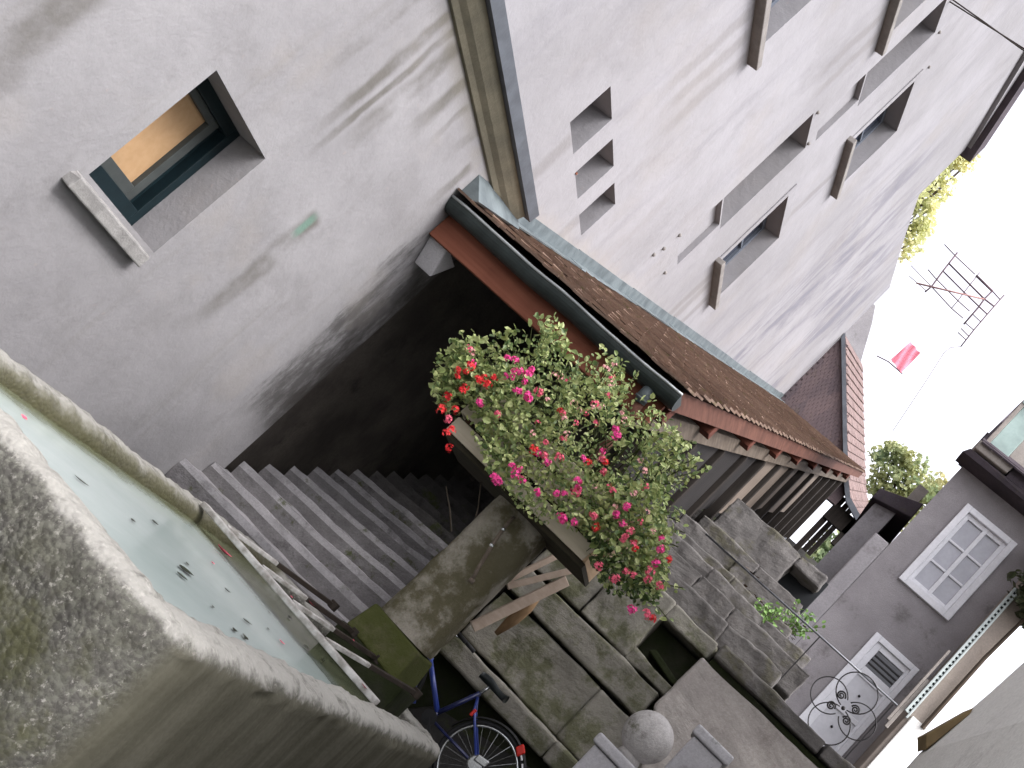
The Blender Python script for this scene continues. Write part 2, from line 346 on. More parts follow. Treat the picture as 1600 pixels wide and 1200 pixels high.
M['shadewood'] = wood('shade_dark_board', (.022,.018,.012), (.04,.034,.02), 'x')  # planter underside darkened to read as shadow
M['soil'] = simple('potting_soil', (.02,.016,.011), .95, .3, 20, 60, .6)
M['plank'] = wood('pale_loose_plank', (.36,.285,.225), (.43,.345,.28), 'x')
M['brownwood'] = wood('brown_driftwood', (.20,.125,.065), (.27,.175,.095), 'z')
M['leaf'] = leaf_mat('geranium_leaf', (.09,.145,.05), (.24,.30,.115), (.055,.095,.034))
M['leafpale'] = leaf_mat('pale_shoot_leaf', (.26,.33,.11), (.42,.46,.21), (.30,.29,.10))
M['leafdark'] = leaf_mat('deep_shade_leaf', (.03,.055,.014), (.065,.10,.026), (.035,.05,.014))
M['ivyleaf'] = leaf_mat('green_ivy_leaf', (.045,.06,.025), (.085,.09,.045), (.035,.03,.025))
M['weed'] = leaf_mat('fresh_weed_leaf', (.11,.21,.045), (.19,.32,.09), (.09,.17,.04))
M['treeleaf'] = leaf_mat('autumn_tree_leaf', (.22,.29,.15), (.42,.43,.20), (.52,.43,.20), .9, .4)
M['vineleaf'] = leaf_mat('yellowing_vine_leaf', (.62,.64,.34), (.88,.80,.44), (.66,.52,.38), .8, .4)
M['litter'] = simple('brown_leaf_litter', (.11,.06,.032), .95, .5, 14, 40, .6, col2=(.055,.038,.024))
M['bark'] = wood('tree_bark', (.05,.038,.028), (.085,.065,.048), 'z', .95, .8)
M['stem'] = simple('green_stem', (.06,.07,.022), .7, .3, 20, 40, .1)
M['red'] = simple('red_petal', (.72,.03,.035), .6, .3, 40, 60, .1)
M['pink'] = simple('magenta_petal', (.80,.06,.28), .6, .3, 40, 60, .1)
M['rose'] = simple('rosy_petal', (.75,.12,.19), .6, .3, 40, 60, .1)
M['pale'] = simple('pale_pink_petal', (.75,.38,.36), .6, .3, 40, 60, .1)
M['blueframe'] = simple('blue_frame_paint', (.022,.045,.24), .3, .2, 8, 30, .05, .6)
M['blueframe_dark'] = simple('navy_frame_paint', (.009,.014,.075), .35, .2, 8, 30, .05, .6)
M['rubber'] = simple('black_rubber', (.012,.012,.013), .7, .2, 10, 40, .2)
M['chrome'] = simple('bare_metal', (.55,.57,.57), .25, .2, 10, 30, .05, .5, .85)
M['saddle'] = simple('black_saddle_vinyl', (.010,.014,.014), .45, .2, 10, 40, .1)
M['reflector'] = simple('red_reflector', (.55,.02,.012), .3, .1, 20, 40, .1)
M['whitestrip'] = simple('white_reflective_strip', (.75,.75,.75), .4, .05, 20, 40, .05)
M['beige'] = stone('beige_render', (.36,.31,.265), (.28,.24,.21), .0, 1.2, (.17,.135,.115), .4, 40)
M['palewall'] = stone('pale_grey_render', (.84,.83,.79), (.74,.73,.69), .0, 1.0, (.22,.205,.19), .4, 40)
M['ochre'] = simple('ochre_eave_board', (.25,.18,.09), .85, .35, 4, 30, .2)
M['shutter'] = simple('pale_green_shutter', (.52,.58,.56), .6, .2, 6, 30, .1)
M['shuttergap'] = simple('dark_louvre_gap', (.03,.04,.045), .8, .2, 6, 30, .1)
M['patina'] = simple('green_dormer_copper', (.33,.43,.40), .5, .3, 3, 20, .2)
M['stonepale'] = stone('pale_cornice_stone', (.34,.31,.28), (.26,.235,.215), .0, 3, (.17,.155,.14), .4, 40)
M['asphalt'] = stone('dark_street_setts', (.06,.058,.055), (.042,.04,.038), .2, 2, (.025,.025,.022), .6, 30)
M['scaffold'] = simple('brown_scaffold_tube', (.13,.085,.10), .7, .3, 2, 20, .1)
M['brace'] = simple('pinkish_brace', (.42,.24,.22), .7, .2, 2, 20, .1)
M['banner'] = simple('red_cloth', (.85,.25,.32), .8, .12, 1.2, 10, .1)

# ------------------------------------------------------------------ sky and sun
w = bpy.data.worlds.new('World'); SC.world = w; w.use_nodes = True; nt = w.node_tree; nt.nodes.clear()
sky = nt.nodes.new('ShaderNodeTexSky'); sky.sky_type = 'NISHITA'; sky.sun_disc = False
SUN_EL, SUN_AZ = R(50), R(112)
sky.sun_elevation = SUN_EL; sky.sun_rotation = SUN_AZ; sky.air_density = 1.0; sky.dust_density = 4.0; sky.ozone_density = 1.0
hs = nt.nodes.new('ShaderNodeHueSaturation'); hs.inputs['Saturation'].default_value = .16
bg = nt.nodes.new('ShaderNodeBackground'); bg.inputs[1].default_value = .15
wo = nt.nodes.new('ShaderNodeOutputWorld')
nt.links.new(sky.outputs[0], hs.inputs['Color']); tint = nt.nodes.new('ShaderNodeMix'); tint.data_type='RGBA'; tint.blend_type='MULTIPLY'; tint.inputs[0].default_value=1; tint.inputs[7].default_value=(.995,.978,1.02,1)
nt.links.new(hs.outputs[0], tint.inputs[6]); nt.links.new(tint.outputs[2], bg.inputs[0]); nt.links.new(bg.outputs[0], wo.inputs[0])
sd = bpy.data.lights.new('sun','SUN'); sd.energy = .5; sd.angle = R(22); sd.color = (1,.985,.965)
so = bpy.data.objects.new('sun', sd); COL.objects.link(so)
sv = Vector((math.sin(SUN_AZ)*math.cos(SUN_EL), math.cos(SUN_AZ)*math.cos(SUN_EL), math.sin(SUN_EL)))
so.rotation_euler = sv.to_track_quat('Z','Y').to_euler(); so.location = sv*80
SC.view_settings.view_transform = 'Standard'; SC.view_settings.look = 'None'; SC.view_settings.gamma = 1
SC.view_settings.exposure = 1.9

# ------------------------------------------------------------------ ground
def lerp_table(t, x):
    for (a,b),(c,d) in zip(t,t[1:]):
        if x <= c: return b+(d-b)*max(0,(x-a))/(c-a)
    return t[-1][1]
GT = [(-1,0),(3,0),(8.6,.72),(9.6,.78),(10.4,2.4),(11.6,3.1),(12.6,3.6),(14,3.95),(19,4.4),(26,6.6),(32,10.2),(40,12),(60,14),(120,14),(300,10)]
mb = MB(); ys = [-300,-120,-40,-10,-1,1,3,5,7,8.6,9.6,10.4,11.6,12.6,14,16.5,19,22.5,26,29,32,36,40,50,60,90,120,200,300]; xs = [-300,-120,-60,-30,-15,-8,-5.2,-3.5,-2.4,-1,0,1,2.5,5,10,20,40,80,150,300]
for y in ys:
    for x in xs: mb.v.append((x,y,min(lerp_table(GT,y), .98+.384*(y-9.1)-.75) if (x<-2.3 and x>-9 and 8<y<30) else (min(lerp_table(GT,y),1.2+.12*y) if x>=1 and y>12 else lerp_table(GT,y))))
nx = len(xs)
for j in range(len(ys)-1):
    for i in range(nx-1): mb.f.append([j*nx+i,j*nx+i+1,(j+1)*nx+i+1,(j+1)*nx+i]); mb.m.append(0)
tag(mb.build('ground', M['asphalt']), kind='structure')

# ------------------------------------------------------------------ walls
def wall_x(mb, xf, th, y0, y1, z0, z1, ops, depth):
    """a wall facing +x with rectangular openings, reveals and a back"""
    ysx = sorted({y0,y1,*[o[0] for o in ops],*[o[1] for o in ops]}); zsx = sorted({z0,z1,*[o[2] for o in ops],*[o[3] for o in ops]})
    for a,b in zip(ysx,ysx[1:]):
        for c,d in zip(zsx,zsx[1:]):
            if any(o[0]<=a and b<=o[1] and o[2]<=c and d<=o[3] for o in ops): continue
            mb.add([(xf,a,c),(xf,b,c),(xf,b,d),(xf,a,d)],[(0,1,2,3)])
    for o in ops:
        dp = o[4] if len(o)>4 else depth; a,b,c,d = o[:4]; x = xf-dp
        mb.add([(xf,a,c),(xf,b,c),(xf,b,d),(xf,a,d),(x,a,c),(x,b,c),(x,b,d),(x,a,d)],[(0,4,5,1),(1,5,6,2),(2,6,7,3),(3,7,4,0)])
        if len(o)>5 and o[5]: mb.add([(x,a,c),(x,b,c),(x,b,d),(x,a,d)],[(0,1,2,3)])
    xb = xf-th
    mb.add([(xf,y0,z0),(xf,y1,z0),(xf,y1,z1),(xf,y0,z1),(xb,y0,z0),(xb,y1,z0),(xb,y1,z1),(xb,y0,z1)],[(1,5,6,2),(2,6,7,3),(4,0,3,7),(5,4,7,6)])

# lower house on the left -------------------------------------------------
A = thing('plastered_house', 'low grey plastered house front with a tan-blinded window and streaks under its ledge', 'house', (-4.8,4,0))
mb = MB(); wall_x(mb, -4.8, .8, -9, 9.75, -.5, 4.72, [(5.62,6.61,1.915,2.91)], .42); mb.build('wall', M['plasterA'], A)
mb = MB()
prof = [(-4.8,4.655),(-4.77,4.66),(-4.745,4.705),(-4.70,4.745),(-4.665,4.80),(-4.64,4.86),(-4.8,4.90)]
mb.prism([(x,-9,z) for x,z in prof],(0,18.74,0)); mb.build('ledge', M['cornice'], A)
mb = MB(); mb.prism([(-4.66,-9,4.865),(-4.585,-9,4.865),(-4.575,-9,4.985),(-5.05,-9,5.14),(-5.05,-9,4.90)],(0,18.80,0)); mb.build('ledge_flashing', M['zinc'], A)
mb = MB()   # frame: four dark bars round the opening, at the back of the reveal
fx0,fx1 = -5.20,-5.08
mb.box(fx0,fx1,5.62,5.70,1.915,2.91).box(fx0,fx1,6.53,6.61,1.915,2.91).box(fx0,fx1,5.70,6.53,1.915,2.03).box(fx0,fx1,5.70,6.53,2.82,2.91)
win = mb.build('window', M['tealframe'], A, bevel=.004)
mb = MB(); mb.box(-5.19,-5.115,5.70,5.77,2.03,2.82).box(-5.19,-5.115,6.36,6.44,2.03,2.82).box(-5.19,-5.115,5.77,6.36,2.03,2.115).box(-5.19,-5.115,5.77,6.36,2.765,2.82)
mb.build('sash', M['greyframe'], win, bevel=.004)
mb = MB(); mb.box(-5.195,-5.165,6.44,6.53,2.03,2.82); mb.build('rebate', M['tealframe'], win)
mb = MB(); mb.box(-5.19,-5.16,5.77,6.36,2.115,2.765); mb.build('blind', M['blind'], win)
mb = MB(); mb.hexa([(-5.08,5.50,1.80),(-4.71,5.49,1.775),(-4.71,6.52,1.775),(-5.08,6.615,1.80),(-5.08,5.625,1.914),(-4.71,5.49,1.872),(-4.71,6.52,1.872),(-5.08,6.605,1.914)])
mb.build('sill', M['sill'], win, bevel=.012, jitter=.012)

# tall house behind ---------------------------------------------------------
B = thing('tall_plaster_building', 'tall pale plastered building with deep slit windows rising behind the tiled stair roof', 'building', (-5,14,0))
ops = [(-9,9.72,-.5,4.92,.01),(9.60,10.17,5.85,6.42,.55,1),(10.53,11.07,5.85,6.42,.55,1),(11.42,11.90,5.85,6.42,.55,1),
       (16.45,17.85,8.62,10.24,.40),(16.72,18.2,11.80,13.45,.40),(10.15,11.38,8.76,10.35,.40),(13.0,14.18,11.86,13.4,.40),
       (14.42,15.32,8.55,10.45,.55,1),(14.76,15.62,11.73,13.6,.55,1),
       (14.42,15.15,7.62,8.52,.09,1),(14.76,15.42,10.70,11.70,.09,1)]
mb = MB(); wall_x(mb, -5.0, 1.2, -9, 23.55, -.5, 17.55, ops, .4)
mb.prism([(-5.0,-9,17.55),(-5.0,23.55,17.55),(-5.0,20.0,19.1),(-5.0,-9,19.1)],(-1.2,0,0))
wl = mb.build('wall', M['plasterB'], B)
mb = MB(); mb.prism([(-5.0,23.55,-.5),(-5.0,29.5,-.5),(-5.0,29.5,16.75),(-5.0,26.2,16.25),(-5.0,23.55,15.95)],(-1.2,0,0)); mb.build('lower_wing_wall', M['plasterB'], B)
def b_window(y0,y1,z0,z1,sy0,sy1):
    x0,x1 = -5.36,-5.28; m = MB()
    m.box(x0,x1,y0,y0+.08,z0,z1).box(x0,x1,y1-.08,y1,z0,z1).box(x0,x1,y0+.08,y1-.08,z0,z0+.09).box(x0,x1,y0+.08,y1-.08,z1-.09,z1).box(x0,x1,(y0+y1)/2-.04,(y0+y1)/2+.04,z0+.09,z1-.09).box(x0+.01,x1-.01,y0+.08,(y0+y1)/2-.04,z0+1.0,z0+1.04).box(x0+.01,x1-.01,(y0+y1)/2+.04,y1-.08,z0+1.0,z0+1.04)
    f = m.build('window', M['oldframe'], B)
    m = MB(); m.box(-5.34,-5.33,y0+.03,y1-.03,z0+.03,z1-.03); m.build('pane', M['glass'], f)
    m = MB(); m.box(-5.28,-4.86,sy0,sy1,z0-.10,z0+.0); m.build('sill', M['sill_dark'], f, bevel=.012, jitter=.01)
b_window(16.45,17.85,8.62,10.24,16.28,17.92); b_window(16.72,18.2,11.80,13.45,16.5,18.28)
b_window(10.15,11.38,8.76,10.35,9.9,11.5); b_window(13.0,14.18,11.86,13.4,12.8,14.3)
def surround(y0,y1,z0,z1):
    m = MB(); x0,x1=-5.0,-4.975; m.box(x0,x1,y0-.12,y0-.0,z0,z1+.2).box(x0,x1,y1,y1+.16,z0,z1+.2).box(x0,x1,y0,y1,z1,z1+.2); m.build('window_surround', M['plasterB'], B, bevel=.006)
surround(16.45,17.85,8.62,10.24); surround(16.72,18.2,11.80,13.45)
for y,z in ((14.2,7.3),(15.0,7.35),(14.25,7.62),(14.5,10.55),(15.25,10.5),(15.75,13.75),(16.75,13.85),(14.1,7.1)): mb = MB(); mb.ball((-4.99,y,z),.03,8,6); mb.build('wall_anchor', M['sill_dark'], B, smooth=True)
mb = MB(); mb.box(-5.30,-4.985,10.535,10.56,5.852,5.875); mb.build('shutter_edge', M['fascia'], B)
mb = MB()   # roof edge: dark boards over the wall, falling to the far corner
pA,pB = Vector((-4.98,23.75,17.62)),Vector((-4.98,13,22.2))
mb.prism([(-4.75,23.75,17.50),(-4.75,10,23.55),(-4.75,10,23.95),(-4.75,23.75,18.05)],(-1.6,0,0)); rf = mb.build('roof', M['tile_dark'], B)
mb = MB(); mb.prism([(-4.9,23.55,17.6),(-4.9,10,23.5),(-4.9,10,18.5),(-4.9,20.2,18.5)],(-.9,0,0)); mb.build('gable_wall', M['plasterB'], B)

# ------------------------------------------------------------------ covered stair roof
SL = .381; Y0 = 8.82; Z0 = 4.28
def zr(y): return Z0+SL*(y-Y0)
XR = -2.087
C = thing('covered_stair_roof', 'long brown tiled lean-to roof over the stairs, with green gutter and red fascia, climbing along the pale wall', 'stair roof', (-3.4,9,0.9))
mb = MB(); dy=.30; y=Y0-.05; k=0
nrm = Vector((0,-SL,1)).normalized(); asc = Vector((0,1,SL)).normalized()
while y < 29.45:
    x = -4.99 if y>9.62 else -4.79
    x += (.09 if k%2 else 0)
    if k%2: mb.obox(Vector((x-.045,y+.2,zr(y+.2)))+nrm*.035,(.043,0,0),asc*.21,nrm*.009)
    while x < XR+.02:
        wd = min(.18, XR+.03-x)+random.uniform(-.001,.001)
        j = random.uniform(-.012,.012); l = .42
        c = Vector((x+wd/2, y+.17+j, zr(y+.17+j))) + nrm*(.045+random.uniform(-.006,.006))
        ax = Vector((wd/2*.99,0,random.uniform(-.004,.004))); ay = (asc*(l/2)-nrm*.017); az = nrm*.011
        mb.obox(c,ax,ay,az)
        x += .18
    y += dy; k += 1
mb.build('tiles', M['tile'], C)
mb = MB(); mb.hexa([(-4.79,Y0+.05,zr(Y0+.05)-.07),(XR-.03,Y0+.05,zr(Y0+.05)-.07),(XR-.03,29.5,zr(29.5)-.07),(-4.79,29.5,zr(29.5)-.07),(-4.79,Y0+.05,zr(Y0+.05)-.01),(XR-.03,Y0+.05,zr(Y0+.05)-.01),(XR-.03,29.5,zr(29.5)-.01),(-4.79,29.5,zr(29.5)-.01)])
mb.build('roof_boards', M['soffit'], C)
mb = MB()   # lead upstand along the wall, in short lapped sheets
y = 9.76
while y < 29.4:
    y2 = min(y+2.4,29.45); h = .12+random.uniform(-.012,.012)
    mb.hexa([(-4.999,y,zr(y)+.04),(-4.80+random.uniform(-.02,.02),y,zr(y)+.075),(-4.80,y2+.05,zr(y2+.05)+.075),(-4.999,y2+.05,zr(y2+.05)+.04),(-4.999,y,zr(y)+.10),(-4.80,y,zr(y)+.092),(-4.80,y2+.05,zr(y2+.05)+.09),(-4.999,y2+.05,zr(y2+.05)+.09)])
    mb.hexa([(-4.999,y,zr(y)+.09),(-4.975,y,zr(y)+.09),(-4.975,y2+.05,zr(y2+.05)+.09),(-4.999,y2+.05,zr(y2+.05)+.09),(-4.999,y,zr(y)+h+.12),(-4.982,y,zr(y)+h+.12),(-4.982,y2+.05,zr(y2+.05)+h+.11),(-4.999,y2+.05,zr(y2+.05)+h+.11)])
    y = y2
mb.hexa([(-4.799,Y0-.02,zr(Y0)+.03),(-4.62,Y0-.02,zr(Y0)+.07),(-4.62,9.78,zr(9.78)+.07),(-4.799,9.78,zr(9.78)+.03),(-4.799,Y0-.02,zr(Y0)+.28),(-4.60,Y0-.02,zr(Y0)+.09),(-4.60,9.78,zr(9.78)+.09),(-4.799,9.78,zr(9.78)+.26)])
mb.build('flashing', M['lead'], C, jitter=.006)
mb = MB(); mb.box(-4.795,XR-.06,8.98,9.03,3.90,4.25); mb.build('fascia', M['fascia'], C, bevel=.008)
# gutter: half round trough with a bright front bead
mb = MB(); n=14; gy,gz,gr = 8.875,4.235,.115
x0,x1 = -4.795,-2.06
segs = 16
def gp(i,k,r):
    th = math.pi*k/n; x = x0+(x1-x0)*i/segs
    sag = .004*math.sin(i*1.7)+.010*math.sin(i*.9)
    return (x, gy-math.cos(th)*r, gz+sag*.6-math.sin(th)*r)
for i in range(segs+1):
    for k in range(n+1): mb.v.append(gp(i,k,gr))
for i in range(segs+1):
    for k in range(n+1): mb.v.append(gp(i,k,gr-.01))
S = (segs+1)*(n+1)
for i in range(segs):
    for k in range(n):
        a=i*(n+1)+k; mb.f.append([a,a+1,a+n+2,a+n+1]); mb.m.append(0); a+=S; mb.f.append([a,a+n+1,a+n+2,a+1]); mb.m.append(0)
for i in (0,segs):
    mb.f.append([i*(n+1)+k for k in range(n+1)]); mb.m.append(0)
gut = mb.build('gutter', M['copper'], C, smooth=False)
mb = MB(); mb.tube([Vector(gp(i,0,gr))+Vector((0,-.003,.004)) for i in range(segs+1)],.014,8); mb.build('bead', M['copper_edge'], gut, smooth=True)
mb = MB(); mb.tube([(-2.31,8.875,4.14),(-2.31,8.88,4.06),(-2.30,8.90,4.0)],[.055,.055,.05],12)
mb.tube([(-2.31,8.88,4.045),(-2.31,8.885,4.025)],.06,12); dp = mb.build('outlet', M['lead'], gut, smooth=True)
mb = MB(); mb.tube([(-2.30,8.90,4.02),(-2.285,8.96,3.86),(-2.28,9.06,3.6),(-2.28,9.10,3.2),(-2.28,9.10,1.3)],.045,12); mb.build('downpipe', M['redwood'], C, smooth=True)
# verge board and soffit on the street side
mb = MB(); mb.hexa([(XR-.05,8.95,zr(8.95)-.20),(XR-.015,8.95,zr(8.95)-.20),(XR-.015,29.5,zr(29.5)-.20),(XR-.05,29.5,zr(29.5)-.20),(XR-.05,8.95,zr(8.95)-.0),(XR-.015,8.95,zr(8.95)-.0),(XR-.015,29.5,zr(29.5)-.0),(XR-.05,29.5,zr(29.5)-.0)]); mb.build('verge_board', M['redwood'], C)
mb = MB(); mb.hexa([(-2.42,9.05,zr(9.05)-.52),(-2.24,9.05,zr(9.05)-.52),(-2.24,29.4,zr(29.4)-.52),(-2.42,29.4,zr(29.4)-.52),(-2.42,9.05,zr(9.05)-.32),(-2.24,9.05,zr(9.05)-.32),(-2.24,29.4,zr(29.4)-.32),(-2.42,29.4,zr(29.4)-.32)]); mb.build('wall_plate', M['timber'], C, bevel=.01)
y = 9.15; k=0
while y < 29:
    mb = MB(); mb.hexa([(-4.75,y,zr(y)-.32),(-2.12,y,zr(y)-.32),(-2.12,y+.17,zr(y)-.32),(-4.75,y+.17,zr(y)-.32),(-4.75,y,zr(y)-.09),(-2.12,y,zr(y)-.09),(-2.12,y+.17,zr(y)-.09),(-4.75,y+.17,zr(y)-.09)]); mb.build('rafter', M['beamend'], C, bevel=.01)
    y += 2.3 if k else 1.9; k += 1
def zf(y): return .98+.384*(y-9.1)      # the stair floor under it
for k in range(13):
    y = 10.1+1.55*k
    mb = MB(); mb.box(-2.41,-2.25,y,y+.15,zf(y)+.3,zr(y)-.53); mb.build('post', M['post'], C, bevel=.01)
mb = MB()
y = 9.3
while y < 28.6:   # dark vertical boards below the handrail
    wd = random.uniform(.16,.24); b = zf(y)+.15; t = 5.36+.336*(y-17.3)+random.uniform(-.01,.02); o = random.uniform(0,.012)
    mb.box(-2.36+o,-2.335+o,y,y+wd-.01,b,t); y += wd
mb.build('boarding', M['boarding'], C)
mb = MB(); mb.tube([(-2.30,12.0,3.63),(-2.30,29.2,9.41)],.028,8); mb.build('handrail', M['galv'], C, smooth=True)
# infill boards between the posts; near dark ones added to darken the passage
for k,yy in enumerate((10.25,11.8,13.35,14.9,16.45,18.0,19.55,21.1,22.65)):
    mb = MB(); zb = zf(yy)+(1.75 if k>2 else .3); mb.hexa([(-2.35,yy+.03,zb),(-2.32,yy+.03,zb),(-2.32,yy+(1.35 if k%3 else 1.0),zb+.45),(-2.35,yy+(1.35 if k%3 else 1.0),zb+.45),(-2.35,yy+.03,zr(yy)-.54),(-2.32,yy+.03,zr(yy)-.54),(-2.32,yy+(1.35 if k%3 else 1.0),zr(yy)-.03),(-2.35,yy+(1.35 if k%3 else 1.0),zr(yy)-.03)]); mb.build('infill_board', M['tan_board'] if k>3 else M['dim_board'], C)
mb = MB(); mb.prism([(-4.8,9.22,3.66),(-4.8,9.02,3.94),(-4.8,9.42,3.94)],(.22,0,0)); mb.build('corbel', M['concrete'], C, bevel=.015)

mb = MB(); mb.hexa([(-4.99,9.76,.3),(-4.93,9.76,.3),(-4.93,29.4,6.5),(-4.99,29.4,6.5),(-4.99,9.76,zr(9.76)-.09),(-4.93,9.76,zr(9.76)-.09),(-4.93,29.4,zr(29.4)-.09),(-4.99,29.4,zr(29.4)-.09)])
mb.build('passage_shade_wall', M['grime_shade'], C)  # dark sheet over the wall, carrying grime and painted passage shade
# gabled stair roof further up -------------------------------------------------
G = thing('gabled_stair_roof', 'steep red tiled roof with a grey shingled gable at the top of the covered stairs', 'stair roof', (-3.4,29.6,11))
prof = [(-4.98,14.80),(-3.16,12.70),(-2.3,11.72),(-1.9,11.33),(-1.45,11.15),(-.80,11.08)]
mb = MB(); mb.prism([(-4.99,29.52,11.0),(-2.05,29.52,11.0),(-2.05,29.52,11.45),(-3.16,29.52,12.66),(-4.99,29.52,14.76)],(0,.15,0)); gw = mb.build('gable', M['tile_grey'], G)
mb = MB(); z = 12.2; r=0    # shingle courses on the gable
while z < 14.6:
    xr = min(-2.5, -4.98+(14.78-z)/2.10*1.82) if z>12.7 else -3.1
    x = -4.98 + (.06 if r%2 else 0)
    while x < xr-.05:
        mb.obox((x+.06,29.50+random.uniform(-.004,.004),z+.06),(.056,0,0),(0,.01,0),(0,-.012,.075)); x += .12
    z += .11; r += 1
mb.build('shingles', M['tile_grey'], gw)
mb = MB()
for (a,b),(c,d) in zip(prof,prof[1:]):
    mb.hexa([(a,29.38,b-.12),(c,29.38,d-.12),(c,29.46,d-.12),(a,29.46,b-.12),(a,29.38,b+.05),(c,29.38,d+.05),(c,29.46,d+.05),(a,29.46,b+.05)])
mb.build('verge_board', M['zinc'], G)
mb = MB()     # tile rows following the slope, climbing with the stairs
full = []
for (a,b),(c,d) in zip(prof,prof[1:]):
    nseg = max(2,int(math.hypot(c-a,d-b)/.26))
    for i in range(nseg): full.append((a+(c-a)*i/nseg,b+(d-b)*i/nseg))
full.append(prof[-1])
for (a,b),(c,d) in zip(full,full[1:]):
    ln = math.hypot(c-a,d-b); nx_,nz_ = -(d-b)/ln,(c-a)/ln
    y = 29.40
    while y < 36:
        y2=y+.2; u=random.uniform(-.008,.008)
        def P(q,yy,o): return (q[0]+nx_*o, yy, q[1]+nz_*o+SL*(yy-29.5))
        mb.hexa([P((a,b),y,.03),P((c,d),y,.06+u),P((c,d),y2-.012,.06+u),P((a,b),y2-.012,.03),P((a,b),y,.05),P((c,d),y,.085+u),P((c,d),y2-.012,.085+u),P((a,b),y2-.012,.05)]); y=y2
mb.build('tiles', M['tile_red'], G)
mb = MB()
for (a,b),(c,d) in zip(prof,prof[1:]):
    mb.hexa([(a,29.44,b-.04),(c,29.44,d-.04),(c,36,d-.04+SL*6.56),(a,36,b-.04+SL*6.56),(a,29.44,b+.03),(c,29.44,d+.03),(c,36,d+.03+SL*6.56),(a,36,b+.03+SL*6.56)])
mb.build('roof_boards', M['soffit'], G)
for yy in (29.7,32.5,35.3):
    mb = MB(); mb.box(-2.1,-1.95,yy,yy+.15,zf(yy)-.5,11.3+SL*(yy-29.5)); mb.build('post', M['post'], G)
mb = MB(); mb.box(-2.1,-1.2,29.62,29.74,10.6,11.1).box(-1.5,-.9,29.62,29.74,10.2,11.04); mb.build('soffit_board', M['post'], G)

# grey building piece behind the gable
mb = MB(); mb.prism([(-9,36.5,9),(-4.3,36.5,9),(-4.25,36.5,15.6),(-4.95,36.5,17.2),(-5.75,36.5,18.9),(-6.1,36.5,19.5),(-9,36.5,19.8)],(0,2.5,0))
single(mb,'rear_building',M['housewall_pale'],'grey gable end of a rear building peeping over the stair roof','building',(-7,36.5,9))

# ------------------------------------------------------------------ stairs
ST = thing('stone_stairs', 'worn grey stone steps rising beside the plastered wall into the dark covered passage', 'stairs', (-3.5,9,.7))
for k in range(44):
    y = 9.08+.415*k; z = 1.0+.1594*k
    wl_ = -4.795; wr_ = -2.42 if y>9.9 else -2.25
    tl = min(.105,.045+.013*k) if k<9 else .06      # settled to the wall side
    zr_ = z+tl*(wr_-wl_)
    mb = MB(); nseg = 7
    pts=[]
    for i in range(nseg+1):
        t=i/nseg; x=wl_+(wr_-wl_)*t; zz=z+(zr_-z)*t - .012*math.sin(math.pi*t)+random.uniform(-.006,.006); yy=y+random.uniform(-.012,.012)
        pts.append((x,yy,zz))
    vs=[]
    for x,yy,zz in pts: vs += [(x,yy,zz-.30),(x,yy,zz-.055),(x,yy+.012,zz+.004),(x,y+.50,zz+.004),(x,y+.50,zz-.30)]
    fs=[]; ms=[]
    for i in range(nseg):
        for j in range(5): a=i*5+j; b=i*5+(j+1)%5; fs.append((a,a+5,b+5,b)); ms.append(1 if j==0 else 0)
    fs += [(0,1,2,3,4),tuple(nseg*5+q for q in (4,3,2,1,0))]
    mb.add(vs,fs); mb.m[:len(ms)]=ms; hewn(mb.build('step', [M['step'],M['riser']] if k<8 else M['shadestep'], ST), .05, 3)
mb = MB(); mb.hexa([(-4.79,8.5,.2),(-2.3,8.5,.2),(-2.3,29,8.4),(-4.79,29,8.4),(-4.79,8.9,.66),(-2.3,8.9,.66),(-2.3,29,8.5),(-4.79,29,8.5)]); mb.build('stair_bed', M['moss_shade'], ST)

# parapet under the posts
mb = MB(); mb.hexa([(-2.42,9.9,.4),(-2.2,9.9,.4),(-2.2,29.4,4.5),(-2.42,29.4,4.5),(-2.42,9.9,zf(9.9)+.32),(-2.2,9.9,zf(9.9)+.32),(-2.2,29.4,zf(29.4)+.32),(-2.42,29.4,zf(29.4)+.32)])
single(mb,'stair_parapet',M['tier'],'low stone parapet carrying the dark posts of the stair roof','parapet',(-2.3,10,.5),bevel=.02)

# ------------------------------------------------------------------ stone wall in front of the tiers
def stones(mb, x0,x1,y0,y1,z0,z1,n,gap=.012,seed=0,zj=.0):
    rnd=random.Random(seed); cuts=sorted([x0]+[x0+(x1-x0)*(i+rnd.uniform(-.25,.25))/n for i in range(1,n)]+[x1])
    for a,b in zip(cuts,cuts[1:]):
        o=rnd.uniform(-.02,.02)
        mb.box(a+gap/2,b-gap/2,y0+o,y1,z0+gap+rnd.uniform(0,zj),z1)
W = thing('stone_block_wall', 'mossy wall of huge grey stone blocks with dark joints and a square hole, behind the bicycle', 'wall', (-1.4,10,.8))
mb = MB(); mb.box(-2.24,.9,9.88,10.3,.5,1.455); mb.build('shaded_foot_course', M['moss_shade'], W)  # moss, plus the bench slab's shade painted into the dark stone
mb = MB(); stones(mb,-2.24,.9,9.52,10.2,1.455,1.655,2,.006,1); hewn(mb.build('bench_slab', M['block'], W, bevel=.03, seg=3, jitter=.02),0.05,4)
mb = MB(); stones(mb,-2.24,-.3,10.02,10.6,1.68,2.215,2,.005,2); stones(mb,-.3,1.2,10.05,10.6,1.68,2.215,2,.012,12); hewn(mb.build('block_course', M['block'], W, bevel=.022, seg=3, jitter=.025),0.07,4)
mb = MB(); stones(mb,-2.24,-.66,10.03,10.6,2.24,2.525,1,.012,3); hewn(mb.build('thin_course', M['block'], W, bevel=.022, seg=3, jitter=.025),0.05,4)
